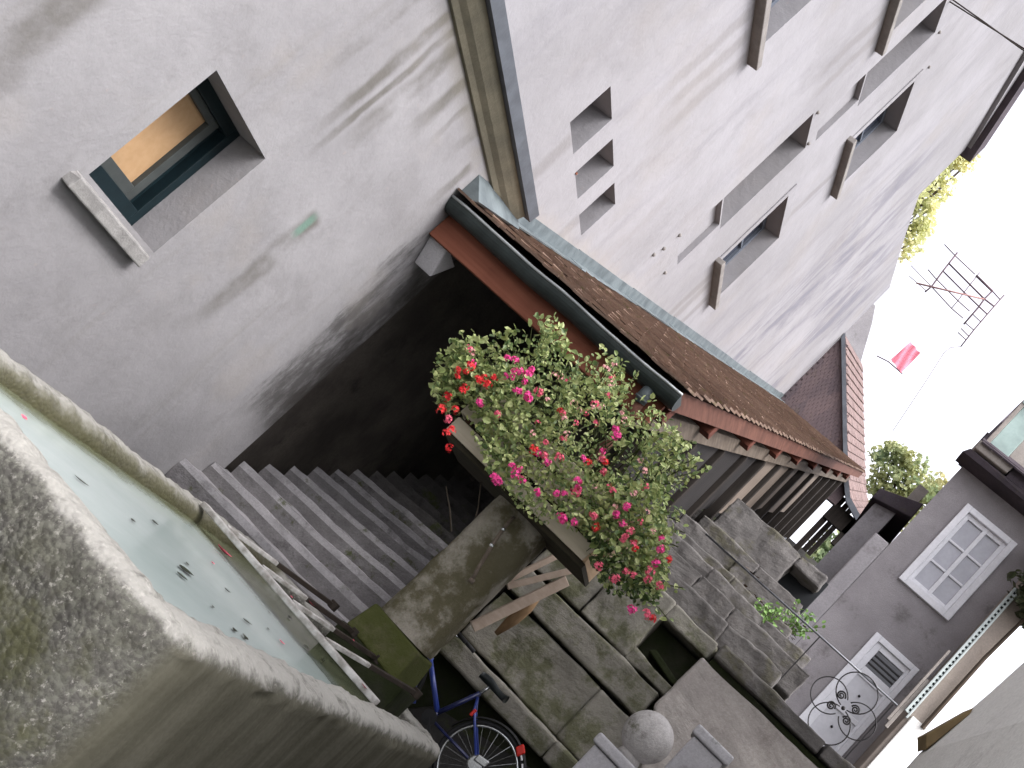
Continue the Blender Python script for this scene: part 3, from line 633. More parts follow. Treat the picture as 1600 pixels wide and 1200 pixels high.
mb = MB(); mb.box(-2.24,-1.634,10.04,10.6,2.55,3.19).box(-1.63,-1.09,10.02,10.6,2.55,3.19).box(-1.085,-.63,10.05,10.6,2.54,2.655).box(-1.085,-.60,10.05,10.6,3.02,3.19); hewn(mb.build('hole_course', M['block'], W, bevel=.022, seg=3, jitter=.02),0.06,4)
mb = MB(); mb.box(-1.09,-.62,10.45,10.5,2.6,3.05); hb = mb.build('hole_back', M['hole_dark'], W)
mb = MB(); mb.obox((-.80,10.22,2.73),(.17,0,-.035),(0,.12,0),(.02,0,.025)); mb.build('hole_slab', M['moss_shade'], W, bevel=.015)
mb = MB(); mb.box(-2.3,1.2,10.32,10.9,.6,3.0); mb.build('core', M['moss_shade'], W)
P = thing('rendered_wall', 'patchy beige rendered wall panel under the stone coping, right of the square hole', 'wall', (.3,9.98,1.6))
mb = MB(); mb.prism([(-.63,9.95,2.42),(-.45,9.95,2.24),(-.30,9.95,1.7),(2.6,9.95,1.7),(2.6,9.95,3.0),(-.63,9.95,3.0)],(0,.35,0)); hewn(mb.build('panel', M['render'], P, bevel=.02, jitter=.02),0.04,5)
mb = MB(); stones(mb,-.56,2.6,9.90,10.9,3.06,3.20,3,.012,5); hewn(mb.build('coping', M['tier'], P, bevel=.018, jitter=.022),0.06,4)
mb = MB(); mb.box(-.55,2.6,10.0,10.6,3.0,3.058); mb.build('coping_shadow_strip', M['moss_shade'], P)  # dark strip standing in for the coping's shadow line

T = thing('stone_tiers', 'stepped grey stone slabs with dark cracks climbing beside the posts above the block wall', 'steps', (-1,11,3.2))
for (x0,x1,y0,y1,z0,z1,n,s) in ((-2.15,-.05,10.35,11.3,3.205,3.43,3,21),(-2.15,.12,11.1,12.2,3.44,3.74,3,22),(-2.15,.02,11.95,13.0,3.76,4.03,3,23),(-2.15,-.3,12.75,14.0,4.05,4.28,2,24),(-2.15,-.35,13.6,15.2,4.30,4.62,2,25),(-2.15,-.45,15,17.2,4.65,5.1,2,26)):
    mb = MB(); stones(mb,x0,x1,y0,y1,z0,z1,n,.006,s); hewn(mb.build('slab', M['tier'], T, bevel=.02, seg=3, jitter=.035),0.09,4)
mb = MB(); mb.box(-.86,-.4,14.9,15.3,5.15,5.95).box(-.4,-.1,14.9,15.3,5.15,6.0); 
mb = MB(); mb.box(-2.1,-.95,15.6,16.2,5.1,5.75).box(-.95,-.5,15.6,16.2,5.55,5.75).box(-.95,-.5,15.6,16.2,5.08,5.2); hewn(mb.build('upper_block', M['tier'], T, bevel=.03, jitter=.03),0.09,4)
mb = MB(); mb.box(-1.0,-.45,16.1,16.3,5.0,5.8); mb.build('dark_recess', M['hole_dark'], T)
# leaf litter lying on the tiers
mb = MB(); rnd = random.Random(4)
for i in range(420):
    x=rnd.uniform(-1.3,-.25); y=rnd.uniform(12.8,15.0); z=4.29 if y<13.6 else 4.63
    a=rnd.uniform(0,6.28); s=rnd.uniform(.02,.05); c=Vector((x,y,z+rnd.uniform(0,.02))); u=Vector((math.cos(a),math.sin(a),rnd.uniform(-.3,.3)))*s; v=Vector((-math.sin(a),math.cos(a),rnd.uniform(-.3,.3)))*s*.6
    mb.add([c-u,c+v,c+u,c-v],[(0,1,2,3)])
tag(mb.build('leaf_litter',M['litter'],loc=(-.8,13.8,4.3)),'dry brown leaf litter on the stone slabs','leaf litter',kind='stuff')

# stone posts with ball ----------------------------------------------------------
def pier(px0,px1,zt,y0,y1,label,ball):
    t = thing('stone_pier',label,'pier',((px0+px1)/2,(y0+y1)/2,.7),'stone piers before the block wall')
    m = MB(); m.box(px0+.03,px1-.03,y0+.03,y1-.03,.7,zt-.09); m.build('shaft', M['concrete'], t, bevel=.012)
    m = MB(); m.box(px0,px1,y0,y1,zt-.085,zt); m.build('cap', M['concrete'], t, bevel=.02, seg=3)
    if ball:
        m = MB(); m.tube([((px0+px1)/2,(y0+y1)/2,zt),((px0+px1)/2,(y0+y1)/2,zt+.06)],[.10,.08],16); m.build('neck', M['ballstone'], t, smooth=True)
        m = MB(); m.ball(((px0+px1)/2,(y0+y1)/2,zt+.215),.185,32,20); m.build('ball', M['ballstone'], t, smooth=True)
pier(-.67,-.18,1.905,8.35,8.75,'stone pier topped by a pale stone ball',True)
pier(-.24,.10,2.47,8.75,9.15,'smooth grey square pier with flat cap right of the stone ball',False)

# ------------------------------------------------------------------ fountain
F = thing('stone_fountain', 'large weathered stone fountain trough with a tall column and iron bars across its water', 'fountain', (-2.5,6,0))
ox0,ox1,oy0,oy1,rc = -3.64,-1.385,3.49,8.95,.30
path=[]   # rounded rectangle: points and outward normals
def arc(cx,cy,a0,a1,n=12):
    for i in range(n+1):
        a=a0+(a1-a0)*i/n; path.append((cx+rc*math.cos(a),cy+rc*math.sin(a),math.cos(a),math.sin(a)))
def seg(xa,ya,xb,yb,nx_,ny_,n):
    for i in range(1,n): path.append((xa+(xb-xa)*i/n,ya+(yb-ya)*i/n,nx_,ny_))
pi=math.pi
arc(ox1-rc,oy0+rc,-pi/2,0); seg(ox1,oy0+rc,ox1,oy1-rc,1,0,110)
arc(ox1-rc,oy1-rc,0,pi/2); seg(ox1-rc,oy1,ox0+rc,oy1,0,1,40)
arc(ox0+rc,oy1-rc,pi/2,pi); seg(ox0,oy1-rc,ox0,oy0+rc,-1,0,90)
arc(ox0+rc,oy0+rc,pi,1.5*pi); seg(ox0+rc,oy0,ox1-rc,oy0,0,-1,60)
pr = [(0,-.3)]+[(0,.92*i/26) for i in range(27)]+[(.006,.95),(.02,.975),(.045,.992),(.08,1.0),(.12,1.003),(.16,1.003),(.20,.998),(.232,.985),(.252,.96),(.262,.93),(.266,.89),(.27,.8),(.28,.5)]
mb = MB(); npz=len(pr)
for (x,y,nx_,ny_) in path:
    for (ins,z) in pr:
        q=Vector((x-nx_*ins,y-ny_*ins,z)); rough = .010 if nx_<.9 else .005
        if z>.9: rough=.016
        d=mnoise.noise(q*9)*rough+mnoise.noise(q*23)*rough*.6+mnoise.noise(q*48)*rough*.3+mnoise.noise(q*1.7)*.015
        nr=Vector((nx_,ny_,0)) if z<.95 and ins<.1 else (Vector((0,0,1)) if z>.97 else Vector((-nx_,-ny_,0)))
        mb.v.append(tuple(q+nr*d))
NP=len(path)
for i in range(NP):
    j=(i+1)%NP
    for k in range(npz-1): mb.f.append([i*npz+k,j*npz+k,j*npz+k+1,i*npz+k+1]); mb.m.append(0)
mb.build('basin', M['fountain'], F, smooth=True)
mb = MB(); mb.box(-3.5,-1.5,3.6,8.8,.3,.5); mb.build('basin_floor', M['moss_shade'], F)
mb = MB(); mb.beam((-3.42,7.15,1.025),(-1.60,6.93,1.025),.085,.04); mb.build('cross_bar', M['whitebar'], F, bevel=.008, jitter=.01)
for a,b in (((-3.187,7.13,1.04),(-2.58,8.05,1.155)),((-2.79,7.09,1.04),(-2.31,8.0,1.14)),((-2.46,7.05,1.04),(-2.06,8.0,1.135)),((-2.12,7.0,1.04),(-1.71,8.05,1.17))):
    a=Vector(a);b=Vector(b); mid=a.lerp(b,.45)
    mb=MB(); mb.beam(a,mid,.035,.03); br=mb.build('jug_bar', M['whitebar'], F, bevel=.005)
    mb=MB(); mb.beam(mid,b,.038,.032); mb.tube([b+Vector((0,0,-.03)),b+Vector((0,.0,.03))],.04,8); mb.build('unlit_end', M['unlitbar'], br, bevel=.004)
# column: base block, shaft, spout
mb = MB(); mb.box(-2.44,-1.78,7.98,8.55,.78,1.14); mb.build('column_foot', M['moss_shade'], F, bevel=.02, jitter=.015)
mb = MB(); mb.hexa([(-2.40,7.98,1.14),(-1.86,7.95,1.12),(-1.82,8.46,1.12),(-2.36,8.48,1.14),(-2.37,8.0,1.39),(-1.885,7.98,1.375),(-1.845,8.44,1.375),(-2.34,8.46,1.39)]); mb.build('column_base', M['base'], F, bevel=.018, seg=3, jitter=.012)
mb = MB(); N=22
for j in range(N+1):
    z=1.385+1.28*j/N
    for k in range(28):
        a=2*pi*k/28; c_,s_=math.cos(a),math.sin(a); e=.245/max(abs(c_),abs(s_)); r=min(e,.288)
        q=Vector((-2.105+c_*r*.965,8.24+s_*r*.90,z)); d=mnoise.noise(q*5)*.012+mnoise.noise(q*17)*.006
        mb.v.append(tuple(q+Vector((c_,s_,0))*d))
for j in range(N):
    for k in range(28): a=j*28+k; b=j*28+(k+1)%28; mb.f.append([a,b,b+28,a+28]); mb.m.append(0)
mb.f.append(list(range(N*28,(N+1)*28))); mb.m.append(0)
mb.build('column', M['column'], F, smooth=True)
mb = MB(); mb.tube([(-2.10,7.98,2.50),(-2.09,7.93,2.45),(-2.06,7.90,2.3),(-1.99,7.88,2.05),(-1.965,7.88,1.98)],.014,8); mb.tube([(-1.965,7.88,1.985),(-1.96,7.88,1.95)],.022,8); mb.build('spout_rod', M['timber'], F, smooth=True)
for q in ((-2.045,7.885,2.24),(-2.075,7.91,2.38)): mb = MB(); mb.ball(q,.017,8,6); mb.build('rod_clip', M['chrome'], F, smooth=True)
mb = MB(); n_=24
mb.add([(-3.42+2.0*i/n_,3.70+5.0*j/40,.905) for j in range(41) for i in range(n_+1)],[(j*(n_+1)+i,j*(n_+1)+i+1,(j+1)*(n_+1)+i+1,(j+1)*(n_+1)+i) for j in range(40) for i in range(n_)])
tag(mb.build('water', M['water'], smooth=True), kind='structure')
# floating leaves and petals
def leaf_mesh(name, mat, L, Wd, curl=.15):
    m = MB(); n=6; vs=[]
    for i in range(n+1):
        t=i/n; wv=Wd*math.sin(pi*min(1,t*1.02))**.7; z=curl*L*(t-.5)**2
        vs += [(-L/2+L*t,-wv/2,z+wv*.18),(-L/2+L*t,0,z),(-L/2+L*t,wv/2,z+wv*.18)]
    fs=[]
    for i in range(n):
        for j in range(2): a=i*3+j; fs.append((a,a+3,a+4,a+1))
    m.add(vs,fs); o=m.build(name,mat,smooth=True); return o
M['deadleaf']=simple('sodden_dark_leaf',(.035,.04,.025),.5,.4,30,60,.2)
spots=[((290,893),.17,.05,'large dark oblong leaf floating at the middle of the fountain water'),((284,901),.10,.03,'narrow dark leaf beside the largest floating leaf'),((292,881),.06,.025,'small dark leaf just above the largest floating leaf'),
 ((242,817),.08,.03,'dark floating leaf near the left rim of the trough'),((355,923),.07,.025,'dark leaf drifting mid water between the large leaf and the bar'),((386,972),.11,.025,'slim olive leaf floating before the near bar'),((382,996),.09,.04,'broad dark leaf by the near right rim of the trough'),((366,985),.08,.03,'dark curled leaf next to the near rim'),((453,965),.07,.03,'dark leaf floating against the long cross bar'),((479,1011),.09,.03,'dark leaf in the narrow right end of the water'),((505,1031),.13,.025,'long dark sliver of leaf touching the cross bar'),((420,957),.05,.02,'tiny leaf floating close to the cross bar'),((419,983),.05,.02,'tiny brown leaf right of the broad dark leaf'),((127,752),.12,.02,'thin leaf stalk floating near the mossy left edge'),((208,814),.06,.025,'small leaf lying in the pale upper water'),((332,948),.05,.02,'brownish fleck of leaf near the water middle')]
for (p,L,Wd,lab) in spots:
    q=on(2,.911,*p); o=leaf_mesh('fallen_leaf',M['deadleaf'],L,Wd); o.location=q; o.rotation_euler=(0,0,R(random.uniform(70,120))); tag(o,lab,'leaf','fallen leaves on the fountain water')
for (p,zz,L,lab) in (((349,863),.915,.16,'large pink petal on the green edge of the water'),((332,880),.912,.05,'faint pink petal beside the large pink one'),((440,1004),.912,.06,'small pink petal in the right part of the water'),((36,653),1.0,.07,'red petal on the left rim corner of the trough'),((486,944),1.08,.10,'red petal caught on the second iron bar'),((568,1073),1.03,.11,'pink petal at the far end of the cross bar'),((552,1001),1.12,.05,'small red petal on the third iron bar'),((455,933),1.06,.05,'red petal between the cross bar and the first iron bars')):
    q=on(2,zz,*p); o=leaf_mesh('fallen_petal',M['rose'],L,L*.45,.4); o.location=q; o.rotation_euler=(0,0,R(random.uniform(60,120))); tag(o,lab,'petal','petals fallen from the planter')

# ------------------------------------------------------------------ planter and flowers
PL = thing('flower_planter', 'long bleached slatted wooden planter box on top of the fountain column', 'planter', (-2.15,8.2,2.6))
px0,px1,py0,py1 = -2.86,-1.50,7.80,8.46
for r,z in enumerate((2.60,2.76,2.92)):
    mb=MB(); mb.hexa([(px0-.02*r,py0-.03*r,z),(px1+.02*r,py0-.03*r,z),(px1+.02*r,py0-.03*r+.025,z),(px0-.02*r,py0-.03*r+.025,z),(px0-.02*r-.01,py0-.03*r-.02,z+.125),(px1+.02*r+.01,py0-.03*r-.02,z+.125),(px1+.02*r+.01,py0-.03*r+.005,z+.125),(px0-.02*r-.01,py0-.03*r+.005,z+.125)]); mb.build('slat', M['planter'], PL, bevel=.006)
    mb=MB(); mb.box(px1+.02*r,px1+.02*r+.025,py0+.0,py1,z,z+.125); mb.build('end_slat', M['planter_tan'], PL, bevel=.006)
    mb=MB(); mb.box(px0-.02*r-.025,px0-.02*r,py0+.0,py1,z,z+.125); mb.build('end_slat', M['planter'], PL, bevel=.006)
for x in (px0+.02,-1.95,px1-.05):
    mb=MB(); mb.box(x,x+.05,py0+.035,py0+.075,2.585,3.04); mb.build('batten', M['planterframe'], PL)
mb=MB(); mb.box(px0,px1+.03,py0+.03,py1,2.56,2.598); mb.build('bottom_frame', M['shadewood'], PL)
mb=MB(); mb.box(px0+.0,px1,py0+.08,py1-.05,2.65,3.0); mb.build('soil', M['soil'], PL)

def leaf_faces(mb, c, s, rnd, up=.5, mi=0):
    d=Vector((rnd.gauss(0,1),rnd.gauss(0,1),rnd.gauss(0,1))).normalized(); nv=(Vector((rnd.gauss(0,.7),rnd.gauss(0,.7)-.35,rnd.gauss(0,.7)+up))).normalized()
    u=(d-nv*d.dot(nv)).normalized()*s; v=nv.cross(u)*.72; h=nv*s*.22
    c=Vector(c)
    mb.add([c-u*.9,c-u*.3-v*.8+h,c+u*.45-v*.75+h,c+u,c+u*.45+v*.75+h,c-u*.3+v*.8+h,c],[(0,1,6),(1,2,6),(2,3,6),(3,4,6),(4,5,6),(5,0,6)],mi)
def inpoly(x,z,P):
    r=False; j=len(P)-1
    for i in range(len(P)):
        if (P[i][1]>z)!=(P[j][1]>z) and x<(P[j][0]-P[i][0])*(z-P[i][1])/(P[j][1]-P[i][1])+P[i][0]: r=not r
        j=i
    return r
OUT=[(692,625),(704,592),(722,575),(735,560),(758,572),(795,562),(825,552),(848,536),(880,540),(893,562),(900,585),(925,590),(945,580),(965,585),(975,610),(990,645),(1015,655),(1040,690),(1060,700),(1075,722),(1085,738),(1050,755),(1030,770),(1045,800),(1035,830),(1048,850),(1040,890),(1048,915),(1030,950),(1005,965),(985,950),(962,952),(940,930),(918,880),(880,835),(865,842),(838,838),(805,800),(772,762),(764,742),(745,690),(715,672),(690,660)]
OUTW=[(p.x,p.z) for p in (atY(8.0,*q) for q in OUT)]
plants=[('red_geranium','bushy geranium with scarlet heads at the left end of the planter','red',(690,790)),
        ('pink_geranium','geranium with magenta heads and round leaves left of the planter middle','pink',(790,880)),
        ('fuchsia_bush','leafy fuchsia with long shoots and pale pink bells in the planter middle','pale',(880,975)),
        ('trailing_geranium','trailing geranium with rosy red heads hanging over the right end of the planter','rose',(975,1100))]
rnd=random.Random(11)
xsP=[p[0] for p in OUTW]; zsP=[p[1] for p in OUTW]
bx0,bx1,bz0,bz1=min(xsP),max(xsP),min(zsP),max(zsP)
# plants split the planter along its length
bounds=[bx0,-2.72,-2.25,-1.72,bx1+.01]
clumps=[(rnd.uniform(bx0,bx1),rnd.uniform(7.35,8.6),rnd.uniform(bz0,bz1)) for _ in range(90)]
PO=[]
for i,(nm,lab,colr,_) in enumerate(plants):
    t=thing(nm,lab,'plant',(min(-1.6,max(-2.8,(bounds[i]+bounds[i+1])/2)),8.2,2.98),'flowering plants in the column planter'); PO.append(t)
    mb=MB(); cnt=0; tries=0; want=int(6900*(bounds[i+1]-bounds[i])/(bx1-bx0))+250
    while cnt<want and tries<200000:
        tries+=1; x=rnd.uniform(bounds[i],bounds[i+1]); z=rnd.uniform(bz0,bz1)
        if not inpoly(x,z,OUTW): continue
        dp=rnd.random(); y=rnd.uniform(7.42,7.70) if (2.4<z<3.10 and rnd.random()<.93) else (8.05-(.62*(1-dp**2.2)) if rnd.random()<.7 else rnd.uniform(7.45,8.5))
        # foliage is thin over the slats, so the box shows in places
        if ((x<-2.62 and z<2.80) or (-1.72<x<-1.42 and z<2.70)) and z>2.5 and -2.9<x and y<7.9 and rnd.random()<.93: continue
        q=Vector((x,y,z)); cl=mnoise.noise(q*3.3)
        front=2.5<z<3.12 and y<7.75
        if front: cl=abs(cl)
        if cl<-.06 and rnd.random()<.88: continue
        if not inpoly(x+rnd.uniform(-.09,.09),z+rnd.uniform(-.09,.09),OUTW) and rnd.random()<.8: continue
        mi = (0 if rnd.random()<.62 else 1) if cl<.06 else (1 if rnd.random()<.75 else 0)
        if y>8.2: mi=2  # leaves at the back get the dark copy, depth shade in their colour
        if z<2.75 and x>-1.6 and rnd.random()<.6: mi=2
        leaf_faces(mb,q,(rnd.uniform(.015,.028) if rnd.random()<.85 else rnd.uniform(.028,.042))*(1.0 if i!=2 else .85),rnd,.5,mi); cnt+=1
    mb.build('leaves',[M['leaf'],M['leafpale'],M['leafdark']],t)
    mb=MB()
    for k in range(60):
        for _ in range(40):
            x=rnd.uniform(bounds[i],bounds[i+1]); z=rnd.uniform(bz0,bz1)
            if inpoly(x,z,OUTW): break
        e=Vector((x,rnd.uniform(7.5,8.3),z)); b=Vector((max(-2.8,min(-1.55,x+rnd.uniform(-.2,.2))),rnd.uniform(8.0,8.4),2.98)); mid=b.lerp(e,.5)+Vector((0,0,.12))
        mb.tube([b,mid,e],[.006,.005,.003],5)
    mb.build('stems',M['stem'],t)
def which(x):
    for i in range(4):
        if x<bounds[i+1]: return i
    return 3
# long free shoots
SH=[]
for k in range(34):
    i_=rnd.randrange(7,len(OUT)-14); a_=OUT[i_]; cx_,cy_=880,740; d_=math.hypot(a_[0]-cx_,a_[1]-cy_); l_=rnd.uniform(6,26); ux,uy=(a_[0]-cx_)/d_+.25,(a_[1]-cy_)/d_-.3
    SH.append([(a_[0]-ux*25,a_[1]-uy*25),a_,(a_[0]+ux*l_+rnd.uniform(-5,5),a_[1]+uy*l_+rnd.uniform(-5,5))])
for pts in SH+list(([(738,560),(735,540),(740,527)],[(830,570),(842,540),(850,515),(872,508)],[(850,560),(868,535),(882,512)],[(880,590),(890,575),(888,562)],[(945,620),(950,590),(962,565)],[(960,640),(972,600),(965,570)],[(1000,650),(1020,668),(1022,668)],[(1030,740),(1060,705),(1072,694)],[(1030,750),(1062,735),(1090,728)],[(1035,775),(1055,760),(1092,738)],[(1030,810),(1045,808),(1062,815)],[(1030,830),(1055,828),(1070,832)],[(775,570),(768,545)],[(700,640),(686,630)],[(1010,650),(1012,640)],[(800,570),(806,548)])):
    W3=[atY(7.85+rnd.uniform(-.2,.2),*p) for p in pts]; t=PO[which(W3[-1].x)]
    mb=MB(); mb.tube(W3,.004,5); mb.build('shoot_stem',M['stem'],t)
    mb=MB(); k=0
    for a,b in zip(W3,W3[1:]):
        n=max(2,int((b-a).length/.026))
        for j in range(n):
            p=a.lerp(b,(j+.5)/n)+Vector((rnd.gauss(0,.022),rnd.gauss(0,.03),rnd.gauss(0,.022))); leaf_faces(mb,p,rnd.uniform(.016,.032),rnd,.6,0 if rnd.random()<.4 else 1)
    mb.build('shoot_leaves',[M['leaf'],M['leafpale']],t)
# flower heads: clusters of five-petalled florets
def head(name,mat,r,nf,parent,q,seed):
    rr=random.Random(seed); m=MB()
    for k in range(nf):
        d=Vector((rr.gauss(0,1),rr.gauss(0,1)-.6,rr.gauss(0,1)+.25)).normalized(); c=Vector(q)+d*r*rr.uniform(.55,1); u=d.orthogonal().normalized(); v=d.cross(u); s=r*rr.uniform(.38,.52)
        ring=[]
        for j in range(10):
            a=2*pi*j/10; rad=s*(1.0 if j%2==0 else .55); ring.append(c+(u*math.cos(a)+v*math.sin(a))*rad+d*(.25*s if j%2==0 else 0))
        m.add([c-d*s*.1]+ring,[(0,1+j,1+(j+1)%10) for j in range(10)])
    m.build(name,mat,parent)
HEADS=[('red',(716,578)),('red',(735,572)),('red',(728,580)),('pink',(738,568)),('red',(757,590)),('red',(748,594)),('red',(771,591)),('red',(762,600)),('red',(722,610)),('red',(727,605)),('red',(715,588)),
('red',(698,620)),('red',(690,640)),('red',(712,640)),('red',(705,672)),('red',(698,676)),('red',(702,700)),('pink',(750,629)),('rose',(778,647)),('pink',(793,560)),('pink',(804,563)),('pink',(800,590)),('pink',(812,580)),('pink',(825,585)),('pink',(820,596)),('pink',(803,580)),('pink',(790,588)),('pink',(830,578)),('pink',(812,612)),('pink',(824,618)),('pink',(806,611)),('pink',(826,622)),
('rose',(841,612)),('red',(876,642)),('rose',(880,646)),('red',(880,686)),('rose',(851,692)),('pink',(962,670)),('pink',(963,680)),('red',(833,703)),('red',(842,708)),('red',(850,712)),('pink',(855,722)),('rose',(873,716)),('red',(910,717)),('red',(918,722)),('red',(942,705)),('red',(942,716)),('red',(946,722)),('rose',(943,737)),('pink',(800,730)),('pink',(811,732)),('pink',(805,742)),('pink',(816,750)),('pink',(777,752)),('pink',(772,746)),('red',(840,769)),('pink',(870,771)),('pink',(882,772)),('pink',(903,752)),('rose',(900,768)),('pink',(903,764)),('rose',(957,768)),('pink',(876,808)),('pink',(880,812)),('pink',(897,816)),('red',(931,824)),('rose',(927,806)),('pink',(963,804)),('pink',(980,792)),('pink',(973,818)),('red',(990,850)),('red',(992,856)),('rose',(975,840)),('red',(1032,858)),('red',(1045,874)),('red',(1034,842)),('rose',(978,892)),('rose',(990,898)),('red',(1012,905)),('rose',(1016,892)),('rose',(960,905)),('red',(987,952)),('pink',(984,950)),('red',(1019,966)),('rose',(1010,960)),('rose',(935,885)),('rose',(1030,915)),('red',(1024,880)),('rose',(985,830)),('rose',(700,655))]
for k,(cn,p) in enumerate(HEADS):
    if cn=='red' and p[0]>790 and k%3: cn = 'rose' if k%2 else 'pink'
    q=atY(7.36+rnd.uniform(-.06,.06),*p); head('flower_head',M[cn],rnd.uniform(.024,.038),16,PO[which(q.x)],q,k)
for k,p in enumerate([(733,545),(738,550),(877,588),(885,592),(867,588),(948,575),(955,590),(955,600),(960,570),(951,617),(897,630),(905,640),(930,630),(938,635),(925,636),(915,645),(972,645),(975,655),(900,660),(855,625),(882,655),(930,660),(832,678),(884,678),(840,660),(1000,720),(1006,735),(1008,760),(960,790),(1010,800),(1000,815),(1020,830),(990,770),(950,760),(930,760)]):
    q=atY(7.38+rnd.uniform(-.06,.06),*p); head('flower_bell',M['pale' if k%3 else 'rose'],rnd.uniform(.022,.032),7,PO[which(q.x)],q,500+k)

# loose boards and driftwood behind the column
for (a,b,wd,nm,mat,lab) in (((735,976),(885,903),.085,'loose_plank','plank','pale plank leaning on the block wall, lowest of the stack by the column'),((765,915),(872,862),.05,'loose_plank','plank','pale plank under the planter, topmost of the leaning stack'),((790,912),(900,885),.05,'loose_plank','plank','short pale plank crossing between the leaning planks')):
    p=atY(8.62,*a)+Vector((0,.1,0)); q=atY(8.75,*b)+Vector((0,.1,0)); mb=MB(); mb.beam(p,q,.03,wd,(0,0,1)); single(mb,nm,M[mat],lab,'plank',(p.x,p.y,p.z),'loose planks behind the column',bevel=.006)
mb=MB(); p=atY(8.95,775,990); q=atY(8.85,838,932); mb.tube([p,p.lerp(q,.4)+Vector((.01,0,.01)),p.lerp(q,.75),q],[.02,.05,.062,.04],10)
single(mb,'driftwood_piece',M['brownwood'],'brown rounded piece of wood hanging below the planks','driftwood',tuple(p),smooth=True)
# dry twigs below the planter's left end
for (a,b) in (((738,830),(752,750)),((705,830),(697,760))):
    p=atY(8.5,*a);q=atY(8.3,*b); mb=MB(); mb.tube([p,p.lerp(q,.5)+Vector((.015,0,0)),q],[.007,.006,.004],6); single(mb,'dry_twig',M['timber'],'thin grey twig hanging under the left end of the planter' if a[0]>720 else 'fainter grey twig left of the other one under the planter','twig',tuple(q),smooth=True)

# ------------------------------------------------------------------ bicycle
BK = thing('bicycle','blue bicycle with black saddle and mudguards parked behind the fountain column','bicycle',(-1.7,8.9,.75))
by=8.9
def Pb(x,z,dy=0): return Vector((x,by+dy,z))
hub=Pb(-1.17,1.09); fh=Pb(-2.22,1.09)
def wheel(c):
    o=MB(); o.tube([c+Vector((math.cos(2*pi*k/48),0,math.sin(2*pi*k/48)))*.325 for k in range(48)],.019,8,closed=True); ty=o.build('wheel',M['rubber'],BK,smooth=True)
    o=MB(); o.tube([c+Vector((math.cos(2*pi*k/48),0,math.sin(2*pi*k/48)))*.30 for k in range(48)],.011,6,closed=True); o.build('rim',M['chrome'],ty,smooth=True)
    o=MB()
    for k in range(28):
        a=2*pi*k/28; o.tube([c+Vector((0,.03*(1 if k%2 else -1),0)),c+Vector((math.cos(a),0,math.sin(a)))*.30],.0009,4)
    o.build('spokes',M['chrome'],ty)
    o=MB(); o.tube([c+Vector((0,-.05,0)),c+Vector((0,.05,0))],.03,12); o.build('hub',M['chrome'],ty,smooth=True)
    return ty
wheel(hub); wheel(fh)
bb=Pb(-1.68,1.08); seat_top=Pb(-1.545,1.47); head_t=Pb(-2.05,1.52); head_b=Pb(-2.09,1.39)
mb=MB(); mb.tube([head_b+Vector((.02,0,.03)),Pb(-1.67,1.145)],.021,10); mb.build('down_tube',M['blueframe'],BK,smooth=True)
mb=MB(); mb.tube([Pb(-1.67,1.14),seat_top],.019,10); mb.tube([Pb(-1.67,1.145),bb],.02,10); mb.build('seat_tube',M['blueframe_dark'],BK,smooth=True)
mb=MB(); mb.tube([Pb(-2.0,1.40),Pb(-2.02,1.25),Pb(-1.85,1.06)],.018,10); mb.build('lower_tube',M['blueframe'],BK,smooth=True)
mb=MB(); mb.tube([head_t,head_b],.022,10); mb.build('head_tube',M['blueframe'],BK,smooth=True)
for s in (-1,1):
    mb=MB(); mb.tube([seat_top+Vector((.01,0,-.03)),Pb(-1.48,1.36,.045*s),hub+Vector((0,.06*s,0))],.011,8); mb.build('seat_stay',M['blueframe'],BK,smooth=True)
    mb=MB(); mb.tube([bb,hub+Vector((0,.06*s,0))],.011,8); mb.build('chain_stay',M['blueframe_dark'],BK,smooth=True)
    mb=MB(); mb.tube([head_b,Pb(-2.12,1.3,.05*s),fh+Vector((0,.055*s,0))],.012,8); mb.build('fork_blade',M['blueframe'],BK,smooth=True)
mb=MB(); mb.tube([seat_top,Pb(-1.525,1.57)],.013,10); mb.build('seat_post',M['chrome'],BK,smooth=True)
mb=MB(); n=10
for i in range(n+1):     # saddle: nose left, broad tail right
    t=i/n; x=-1.64+.27*t; wv=.025+.075*max(0,(t-.25)/.75)**1.4; h=.05+.018*t
    for k in range(9):
        a=pi*k/8; mb.v.append((x,by-math.cos(a)*wv,1.565+.012*math.sin(t*6)+math.sin(a)*h*.75))
    mb.v.append((x,by,1.55))
for i in range(n):
    for k in range(10): a=i*10+k; b=i*10+(k+1)%10; mb.f.append([a,b,b+10,a+10]); mb.m.append(0)
mb.f += [[k for k in range(10)],[n*10+k for k in range(9,-1,-1)]]; mb.m += [0,0]
mb.build('saddle',M['saddle'],BK,smooth=True)
mb=MB(); A_=[R(-5+ (170-(-5))*k/30) for k in range(31)]
for k,a in enumerate(A_):
    for dy_,rr_ in ((-.03,.352),(0,.366),(.03,.352)): mb.v.append(tuple(hub+Vector((math.cos(a)*rr_,dy_,math.sin(a)*rr_))))
for k in range(30):
    for j in range(2): a=k*3+j; mb.f.append([a,a+3,a+4,a+1]); mb.m.append(0)
mg=mb.build('mudguard',M['rubber'],BK,smooth=True)
mb=MB()
for a0 in (28,36,44,54):
    pts=[hub+Vector((math.cos(R(a0+j*2))*.338,-.031,math.sin(R(a0+j*2))*.338)) for j in range(4)]; mb.tube(pts,.008,6)
mb.build('reflective_strip',M['whitestrip'],mg)
mb=MB(); c=hub+Vector((math.cos(R(50))*.375,-.01,math.sin(R(50))*.375-.02)); q=Pb(-1.03,1.405,-.02); mb.obox(q,(.028,0,-.02),(0,.03,0),(.012,0,.03)); mb.build('rear_reflector',M['reflector'],BK,bevel=.008)
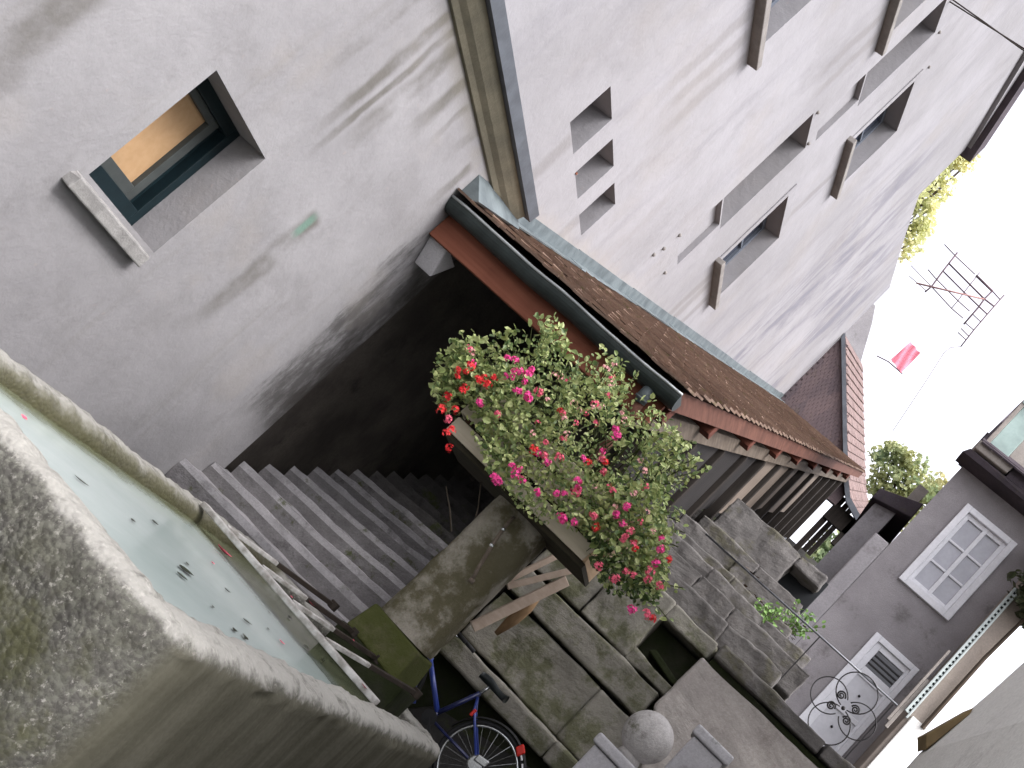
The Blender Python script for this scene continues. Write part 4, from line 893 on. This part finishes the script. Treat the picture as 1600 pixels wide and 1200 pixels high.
mb=MB(); mb.obox(Pb(-1.47,1.34,-.05),(.012,0,0),(0,.012,0),(0,0,.03)); mb.build('brake_reflector',M['reflector'],BK,bevel=.004)
mb=MB(); mb.tube([Pb(-1.19,1.10,-.10),Pb(-1.19,1.10,-.04)],[.06,.075],14); mb.obox(Pb(-1.17,1.15,-.09),(.05,0,.01),(0,.02,0),(0,0,.03)); mb.build('hub_gear',M['chrome'],BK,smooth=False,bevel=.01)
mb=MB(); mb.tube([Pb(-2.03,1.64,-.28),Pb(-1.98,1.66,-.20),Pb(-2.06,1.62,-.05),Pb(-2.06,1.60,0),Pb(-2.06,1.62,.05),Pb(-1.98,1.66,.20),Pb(-1.86,1.66,.26)],.012,8); hbx=mb.build('handlebar',M['chrome'],BK,smooth=True)
for s in (-1,1):
    mb=MB(); mb.tube([Pb(-1.98,1.66,.20*s),Pb(-1.85,1.655,.25*s)],.017,8); mb.build('grip',M['rubber'],hbx,smooth=True)
mb=MB(); mb.tube([head_t,Pb(-2.06,1.61)],.014,8); mb.build('stem',M['chrome'],BK,smooth=True)
mb=MB(); mb.tube([bb+Vector((0,-.05,0)),bb+Vector((0,-.055,0))],.06,24); mb.beam(bb+Vector((0,-.07,0)),bb+Vector((.12,-.07,-.11)),.02,.02,(0,1,0)); mb.obox(bb+Vector((.12,-.12,-.115)),(.045,0,0),(0,.03,0),(0,0,.01)); mb.build('crankset',M['rubber'],BK)

# ------------------------------------------------------------------ iron railing with scroll ornament
IR = thing('iron_railing','thin iron railing with round scrollwork in front of the white door','railing',(0,11,3.2))
mb=MB(); mb.tube([(-1.45,11,4.03),(.83,11,4.06)],.0105,8); mb.build('top_rail',M['galv'],IR,smooth=True)
mb=MB(); mb.tube([(-.30,11,3.345),(.80,11,3.35)],.010,8); mb.build('bottom_rail',M['iron'],IR,smooth=True)
for x in (-.05,.80):
    mb=MB(); mb.box(x-.006,x+.006,10.994,11.006,3.2 if x>-1 else 3.6,4.04); mb.build('upright',M['iron'],IR)
def ring(cx,cz,r,a0=0,a1=360,n=36,rad=.006):
    m=MB(); m.tube([(cx+r*math.cos(R(a0+(a1-a0)*i/n)),10.99,cz+r*math.sin(R(a0+(a1-a0)*i/n))) for i in range(n+1)],rad,6); m.build('scroll',M['iron'],IR,smooth=True)
cx,cz=.511,3.70
ring(cx,cz+.19,.185,-80,260); ring(cx,cz-.19,.185,100,440)
ring(cx-.16,cz,.165,30,330); ring(cx+.16,cz,.165,210,510)
def spiral(x,z,s,fl=1):
    m=MB(); m.tube([(x+fl*s*(1-i/34)*math.cos(i*.42),10.985,z+s*(1-i/34)*math.sin(i*.42)) for i in range(30)],.008,6); m.build('spiral',M['iron'],IR,smooth=True)
for x,z,f in ((cx-.085,cz+.075,1),(cx-.09,cz-.06,1),(cx+.085,cz+.065,-1),(cx+.09,cz-.065,-1)): spiral(x,z,.042,f)
mb=MB(); mb.ball((cx,10.985,cz),.02,8,6); mb.build('boss',M['iron'],IR,smooth=True)

# ------------------------------------------------------------------ house with the white door
H = thing('grey_house','grey roughcast house with a white door and white framed window above the terrace','house',(.5,19,4.3))
hy=19.0
def wall_y(mb,y,th,x0,x1,z0,z1,ops,depth):
    xsx=sorted({x0,x1,*[o[0] for o in ops],*[o[1] for o in ops]}); zsx=sorted({z0,z1,*[o[2] for o in ops],*[o[3] for o in ops]})
    for a,b in zip(xsx,xsx[1:]):
        for c,d in zip(zsx,zsx[1:]):
            if any(o[0]<=a and b<=o[1] and o[2]<=c and d<=o[3] for o in ops): continue
            mb.add([(a,y,c),(b,y,c),(b,y,d),(a,y,d)],[(0,1,2,3)])
    for (a,b,c,d) in ops:
        mb.add([(a,y,c),(b,y,c),(b,y,d),(a,y,d),(a,y+depth,c),(b,y+depth,c),(b,y+depth,d),(a,y+depth,d)],[(0,1,5,4),(1,2,6,5),(2,3,7,6),(3,0,4,7)])
    mb.add([(x0,y,z0),(x1,y,z0),(x1,y,z1),(x0,y,z1),(x0,y+th,z0),(x1,y+th,z0),(x1,y+th,z1),(x0,y+th,z1)],[(0,4,7,3),(1,2,6,5),(3,7,6,2),(4,5,6,7)])
mb=MB(); wall_y(mb,hy,5,-.27,1.82,3.8,9.75,[(.57,1.27,4.5,6.45),(.27,1.07,7.50,9.03)],.12); mb.build('wall',M['housewall'],H)
mb=MB(); mb.box(-.56,-.275,18.97,22,3.8,7.75); mb.build('corner_wall',M['housewall_pale'],H,bevel=.03)
mb=MB(); mb.box(.49,.60,18.95,19.05,4.42,6.50).box(1.24,1.33,18.95,19.05,4.42,6.50).box(.60,1.24,18.95,19.05,6.40,6.50); mb.build('door_frame',M['white'],H,bevel=.008)
mb=MB(); mb.box(.60,.70,19.0,19.05,4.46,6.40).box(1.19,1.24,19.0,19.05,4.46,6.40).box(.70,1.19,19.0,19.05,6.30,6.40).box(.70,1.19,19.0,19.05,5.80,5.97).box(.70,1.19,19.0,19.05,4.46,4.62).box(.70,1.19,19.0,19.05,5.16,5.24); dr=mb.build('door',M['white'],H,bevel=.006)
mb=MB(); mb.box(.70,1.19,19.03,19.045,4.62,5.16).box(.70,1.19,19.03,19.045,5.24,5.80); mb.build('door_panel',M['panelwhite'],dr)
mb=MB(); mb.box(.70,1.19,19.03,19.04,5.97,6.30); gl=mb.build('door_glass',M['doorglass'],dr)
mb=MB()
for z in (6.05,6.13,6.21): mb.box(.70,1.19,19.012,19.028,z-.012,z+.012)
mb.build('louvre',M['iron'],gl)
for z in (4.9,5.55): mb=MB(); mb.ball((.94,19.02,z),.022,8,6); mb.build('door_stud',M['iron'],dr,smooth=True)
mb=MB(); a=.11
mb.box(.18,.18+a,18.93,19.06,7.40,9.14).box(1.05,1.05+a,18.93,19.06,7.40,9.14).box(.18+a,1.05,18.93,19.06,9.03,9.14).box(.18+a,1.05,18.93,19.06,7.40,7.52); wf=mb.build('window',M['white'],H,bevel=.01)
mb=MB(); mb.box(.29,.36,19.0,19.06,7.52,9.03).box(.98,1.05,19.0,19.06,7.52,9.03).box(.64,.71,18.99,19.06,7.52,9.03).box(.36,.64,19.0,19.06,8.95,9.03).box(.71,.98,19.0,19.06,8.95,9.03).box(.36,.64,19.0,19.06,7.52,7.59).box(.71,.98,19.0,19.06,7.52,7.59)
for z in (8.02,8.48): mb.box(.36,.64,19.01,19.05,z-.02,z+.02).box(.71,.98,19.01,19.05,z-.02,z+.02)
mb.build('sash',M['white'],wf,bevel=.006)
mb=MB(); mb.box(.36,.64,19.045,19.06,7.59,8.95).box(.71,.98,19.045,19.06,7.59,8.95); mb.build('pane',M['whitepane'],wf)
mb=MB(); mb.prism([(-.42,18.55,9.62),(-.36,18.5,9.72),(2.0,18.5,9.72),(2.0,18.5,9.60),(-.42,18.5,9.60)],(0,.5,0)); mb.build('eave_board',M['tile_dark'],H)
mb=MB(); mb.box(.33,2.0,18.5,18.98,9.725,9.93); mb.build('eave_soffit',M['tile_dark'],H)
mb=MB(); mb.hexa([(-.32,18.45,9.76),(.30,18.45,9.76),(.30,18.98,9.76),(-.32,18.98,9.76),(-.34,18.42,9.92),(.32,18.42,9.92),(.32,18.98,9.92),(-.34,18.98,9.92)]); mb.build('cornice',M['stonepale'],H,bevel=.02)
rfm=MB(); 
for r in range(14):
    y=18.4+.2*r; z=9.93+.17*r
    for q in range(11):
        x=-.30+.2*q+(.1 if r%2 else 0); rfm.obox((x+.1,y+.12,z+.05+random.uniform(-.006,.006)),(.095,0,0),(0,.15,.10),(0,-.008,.012))
rfm.hexa([(-.32,18.42,9.925),(2,18.42,9.925),(2,21.4,12.4),(-.32,21.4,12.4),(-.32,18.42,9.95),(2,18.42,9.95),(2,21.4,12.44),(-.32,21.4,12.44)])
rf=rfm.build('roof',M['tile_dark'],H)
mb=MB(); mb.box(-.20,.15,18.5,20.2,9.95,10.9).prism([(-.26,18.45,10.9),(.20,18.45,10.9),(.05,18.45,11.15),(-.26,18.45,11.05)],(0,2,0)); dm=mb.build('dormer',M['patina'],rf,bevel=.01)
mb=MB(); mb.hexa([(.155,18.55,9.95),(1.9,18.55,9.95),(1.9,20.2,9.95),(.155,20.2,9.95),(.155,18.6,11.0),(1.9,18.6,11.4),(1.9,20.2,11.4),(.155,20.2,11.0)]); mb.build('dormer_cheek',M['stonepale'],dm)
mb=MB(); mb.box(-.27,-.20,18.47,18.56,9.95,10.92); mb.build('dormer_post',M['stonepale'],dm,bevel=.01)
mb=MB(); mb.box(-.36,-.275,19.4,19.9,9.95,10.55); mb.build('chimney',M['tile_dark'],rf,bevel=.01)
mb=MB(); mb.box(-.25,.4,20.5,21.2,10.8,12.3); mb.build('chimney',M['tile_dark'],rf,bevel=.02)

# annex with a dark tiled roof, left of the house
AN = thing('small_annex','small grey annex with a dark lean-to roof left of the grey house','annex',(-.7,21,5))
mb=MB(); mb.box(-.95,-.57,20.5,24,4.5,8.75); mb.build('wall',M['housewall_pale'],AN)
mb=MB(); mb.hexa([(-1.05,20.3,8.62),(-.33,20.3,8.80),(-.33,24.2,8.80),(-1.05,24.2,8.62),(-1.05,20.3,8.85),(-.33,20.3,9.15),(-.33,24.2,9.15),(-1.05,24.2,8.85)]); mb.build('roof',M['tile_dark'],AN,bevel=.02)
mb=MB(); mb.box(-.62,-.42,20.6,21.0,9.1,9.5); mb.build('chimney',M['stonepale'],AN)

# ivy hanging at the right of the grey house
IV = thing('climbing_plant','dark tangled climbing plant on the right of the grey house','plant',(1.7,17.5,7.9))
mb=MB(); rr=random.Random(5)
for i in range(3200):
    c=Vector((rr.gauss(1.85,.28),rr.uniform(17.2,18.3),rr.uniform(7.85,10.6)))
    lim=1.34+.10*math.sin(c.z*3)+(.28 if c.z<8.1 else 0)-max(0,(c.z-9.0))*.55
    if c.x<lim: continue
    leaf_faces(mb,c,rr.uniform(.05,.10),rr,.3,0)
mb.build('leaves',M['ivyleaf'],IV)
mb=MB()
for i in range(7): mb.tube([(1.9+rr.uniform(-.15,.3),17.8,7.9),(1.8+rr.uniform(-.1,.3),17.7,8.8),(1.7+rr.uniform(-.2,.3),17.8,9.6+rr.uniform(0,.6))],[.03,.025,.012],6)
mb.tube([(1.80,17.9,5.6),(1.80,17.88,7),(1.85,17.8,8)],[.035,.03,.025],8); mb.build('stems',M['bark'],IV)
IV2=thing('potted_creeper','small creeper growing over the top of the pale shutter','plant',(1.45,17.9,8.0))

# narrow beige building with a shutter seen edge on
D = thing('beige_building','narrow beige rendered building with an open pale louvred shutter, right of the grey house','building',(1.65,18,4.4))
mb=MB(); mb.hexa([(1.53,17.95,4.0),(1.84,17.95,4.0),(1.84,24,4.0),(1.53,24,4.0),(1.53,17.95,9.2),(1.84,17.95,9.2),(1.84,24,9.2),(1.53,24,9.2)]); mb.build('wall',M['beige'],D,bevel=.02)
mb=MB(); mb.box(1.60,1.86,17.90,17.94,3.9,5.65); mb.build('plinth',M['palewall'],D,bevel=.01)
mb=MB(); mb.box(1.465,1.50,17.86,17.92,5.62,8.15).box(1.535,1.565,17.86,17.92,5.55,8.2); sh=mb.build('shutter',M['shutter'],D,bevel=.005)
mb=MB(); z=5.62; prof_=[]
while z<8.1: prof_ += [(17.875,z),(17.875,z+.036),(17.905,z+.038),(17.905,z+.073)]; z+=.075
for (a,b),(c,d) in zip(prof_,prof_[1:]): mb.add([(1.50,a,b),(1.535,a,b),(1.535,c,d),(1.50,c,d)],[(0,1,2,3)],0 if a<17.89 and c<17.89 else 1)
mb.build('louvre',[M['shutter'],M['shuttergap']],sh)
mb=MB(); mb.box(1.36,1.40,17.88,17.95,5.35,6.75).box(1.405,1.46,17.9,17.95,5.25,6.2); mb.build('door_leaf_edge',M['stonepale'],D,bevel=.006)

# near building at the right edge
E_ = thing('corner_building','pale grey rendered corner building at the right edge with an ochre board under its verge','building',(1.3,8,0.5))
mb=MB(); mb.prism([(.98,9.0,.3),(1.0,9.0,3.46),(1.085,9.0,4.15),(1.13,9.0,4.6),(1.15,9.0,7.0),(3.6,9.0,7.0),(3.6,9.0,.3)],(0,-6.5,0));  # unseen length toward the viewer extended to cut sky light on the walls
mb.build('wall',M['palewall'],E_,bevel=.02)
mb=MB(); mb.prism([(1.22,6.36,.3),(1.27,6.36,3.58),(1.39,6.36,4.15),(1.45,6.36,7.0),(1.75,6.36,7.0),(1.62,6.36,.3)],(0,-.05,0)); mb.build('pilaster',M['beige'],E_,bevel=.01)
mb=MB(); mb.prism([(.925,9.02,3.54),(.99,9.02,3.46),(1.05,9.02,3.86),(1.04,9.02,3.92)],(0,-.28,0)); mb.build('verge_board',M['ochre'],E_,bevel=.006)

# ------------------------------------------------------------------ weeds on the tiers
for k,(p,Y,zb,lab) in enumerate((((1165,985),12.6,4.03,'tuft of bright green weeds in the crack between the stone tiers'),((1228,990),13.0,4.28,'taller bright green weeds at the right end of the stone tiers'),((1205,965),13.3,4.28,'small weed between the two larger weed tufts'))):
    q=atY(Y,*p); q.z=max(zb,q.z-.15); t=thing('weed',lab,'weed',tuple(q),'weeds growing on the stone tiers'); m=MB(); s=MB(); rr=random.Random(k+30)
    for i in range(110 if k<2 else 40):
        h=rr.uniform(.05,.34 if k==1 else .27); c=q+Vector((rr.gauss(0,.08)+h*.15,rr.gauss(0,.07),h)); leaf_faces(m,c,rr.uniform(.02,.038),rr,.8)
        if i%6==0: s.tube([q+Vector((rr.gauss(0,.02),0,0)),c],.003,4)
    m.build('leaves',M['weed'],t); s.build('stems',M['stem'],t)

# ------------------------------------------------------------------ background
def tree(nm,lab,cat,base,crown,nleaf,ls,mat,seed,trunk_r=.25,group=None):
    rr=random.Random(seed); t=thing(nm,lab,cat,tuple(base),group); b=Vector(base)
    m=MB(); tip=Vector((sum(c[0] for c in crown)/len(crown),sum(c[1] for c in crown)/len(crown),max(c[2] for c in crown)))
    m.tube([b,b.lerp(tip,.35)+Vector((.1,0,0)),b.lerp(tip,.7),tip],[trunk_r,trunk_r*.75,trunk_r*.4,.03],9)
    for c in crown: st=b.lerp(tip,rr.uniform(.4,.75)); cc=Vector(c[:3]); m.tube([st,st.lerp(cc,.5)+Vector((0,0,.2)),cc],[trunk_r*.35,trunk_r*.22,.02],6)
    m.build('trunk',M['bark'],t,smooth=True)
    m=MB()
    tot=sum(c[3]**2 for c in crown)
    for c in crown:
        for i in range(int(nleaf*c[3]**2/tot)):
            d=Vector((rr.gauss(0,1),rr.gauss(0,1),rr.gauss(0,1))).normalized()*c[3]*rr.random()**.45; q=Vector(c[:3])+d
            if mnoise.noise(q*1.9+Vector((seed,0,0)))<-.10: continue
            leaf_faces(m,q,ls*rr.uniform(.7,1.3),rr,.4)
    m.build('crown',mat,t); return t
def wc(Y,pts): return [(*atY(Y+dy_,px,py),r*1.35) for (px,py,r,dy_) in pts]
tree('autumn_tree','green and yellow tree beyond the stair roof, between it and the grey annex','tree',(-1.2,46,12.4),wc(45,[(1395,720,.62,0),(1420,760,.85,0),(1385,770,.8,1),(1375,720,.45,1),(1440,790,.7,0),(1400,800,.75,.5),(1375,805,.6,0),(1455,755,.5,1),(1360,835,.7,1),(1430,725,.4,0),(1465,780,.4,0),(1400,705,.35,0),(1350,850,.6,2)]),5200,.12,M['treeleaf'],2,.2)
tree('bare_topped_tree','dim green bush seen through the far end of the covered stairs','bush',(-2.4,44,11.6),wc(42,[(1320,860,.7,0),(1290,870,.6,0),(1345,880,.6,1),(1305,890,.6,0),(1270,880,.5,0)]),1500,.13,M['treeleaf'],3,.1)
tree('vine_tree','pale yellow green tree peeping over the far corner of the tall building','tree',(-7.5,34,10),wc(33,[(1497,252,.42,0),(1480,270,.42,0),(1462,290,.45,0),(1445,310,.5,0),(1432,335,.5,0),(1425,360,.45,0),(1415,385,.4,0),(1440,350,.35,0),(1510,245,.3,0),(1450,330,.4,0)]),2600,.09,M['vineleaf'],6,.12)
SF = thing('scaffold_frame','brown tubular scaffold frame with a diagonal brace against the white sky','scaffold',(-6,60,29))
def s6(x,y): return atY(60,1340+x/5.4538,380+y/5.4538)
def poly(pts,r,nm,mat): 
    m=MB(); m.tube([s6(*p) for p in pts],r,6); m.build(nm,mat,SF,smooth=True)
for pts,r in (([(740,10),(835,110),(1000,265)],.032),([(1010,275),(1150,410)],.07),([(1150,410),(1215,480)],.035),([(775,170),(960,355),(1080,475),(1165,540)],.05),([(725,235),(910,420),(1035,540),(1105,605)],.042),([(600,225),(665,300),(855,490),(955,580)],.032),([(630,370),(800,555),(900,640)],.032),([(980,605),(1050,670)],.03),([(920,680),(990,740)],.03),([(855,760),(920,820)],.03),([(880,725),(945,790)],.03),([(455,190),(630,370)],.022),([(440,280),(590,410)],.022)): poly(pts,r,'ledger',M['scaffold'])
for pts,r in (([(575,415),(630,370),(725,240),(850,80)],.05),([(800,555),(855,490),(910,415),(1040,250)],.028),([(905,690),(1035,540),(1080,475),(1150,405)],.05),([(880,880),(990,740),(1105,605),(1250,440)],.038)): poly(pts,r,'standard',M['scaffold'])
poly([(500,340),(1090,480)],.05,'brace',M['brace'])
poly([(880,880),(790,890),(735,935),(650,1070),(560,1210),(300,1600)],.018,'stay_cable',M['scaffold'])
RB = thing('red_banner','red cloth banner hanging below the scaffold frame','banner',tuple(atY(60,1410,583)))
mb=MB(); q=[atY(60,*p) for p in ((1392,561),(1408,583),(1438,552),(1423,534))]; n=8; vs=[]
for i in range(n+1):
    for j in range(n+1):
        a=q[0].lerp(q[1],i/n); b=q[3].lerp(q[2],i/n); p=a.lerp(b,j/n); vs.append(p+Vector((0,.06*math.sin(i*1.5+j*.7),0)))
m2=[v+Vector((0,.02,0)) for v in vs]
mb.add(vs,[(i*(n+1)+j,i*(n+1)+j+1,(i+1)*(n+1)+j+1,(i+1)*(n+1)+j) for i in range(n) for j in range(n)]); mb.add(m2,[(i*(n+1)+j,(i+1)*(n+1)+j,(i+1)*(n+1)+j+1,i*(n+1)+j+1) for i in range(n) for j in range(n)])
mb.build('cloth',M['banner'],RB,smooth=True)
mb=MB(); mb.tube([atY(60,1370,556),atY(60,1388,565),atY(60,1410,584)],.035,6); mb.build('pole',M['scaffold'],RB)
mb=MB()
for off in (0,.06):
    mb.tube([Vector((-9,15.2,13.9+off)),atY(15,1480,0)+Vector((0,0,off)),atY(15,1540,38)+Vector((0,0,off*.3)),atY(15,1600,76)+Vector((0,0,-off*.5)),Vector((6,14.6,15.2+off))],.012,6)
single(mb,'overhead_cable',M['rope'],'pair of dark overhead cables crossing the top right corner','cable',tuple(atY(15,1540,40)),smooth=True)

for o in list(COL.objects):
    if o.type=='EMPTY' and not o.children: bpy.data.objects.remove(o)
SC.cycles.max_bounces = 8; SC.cycles.diffuse_bounces = 4
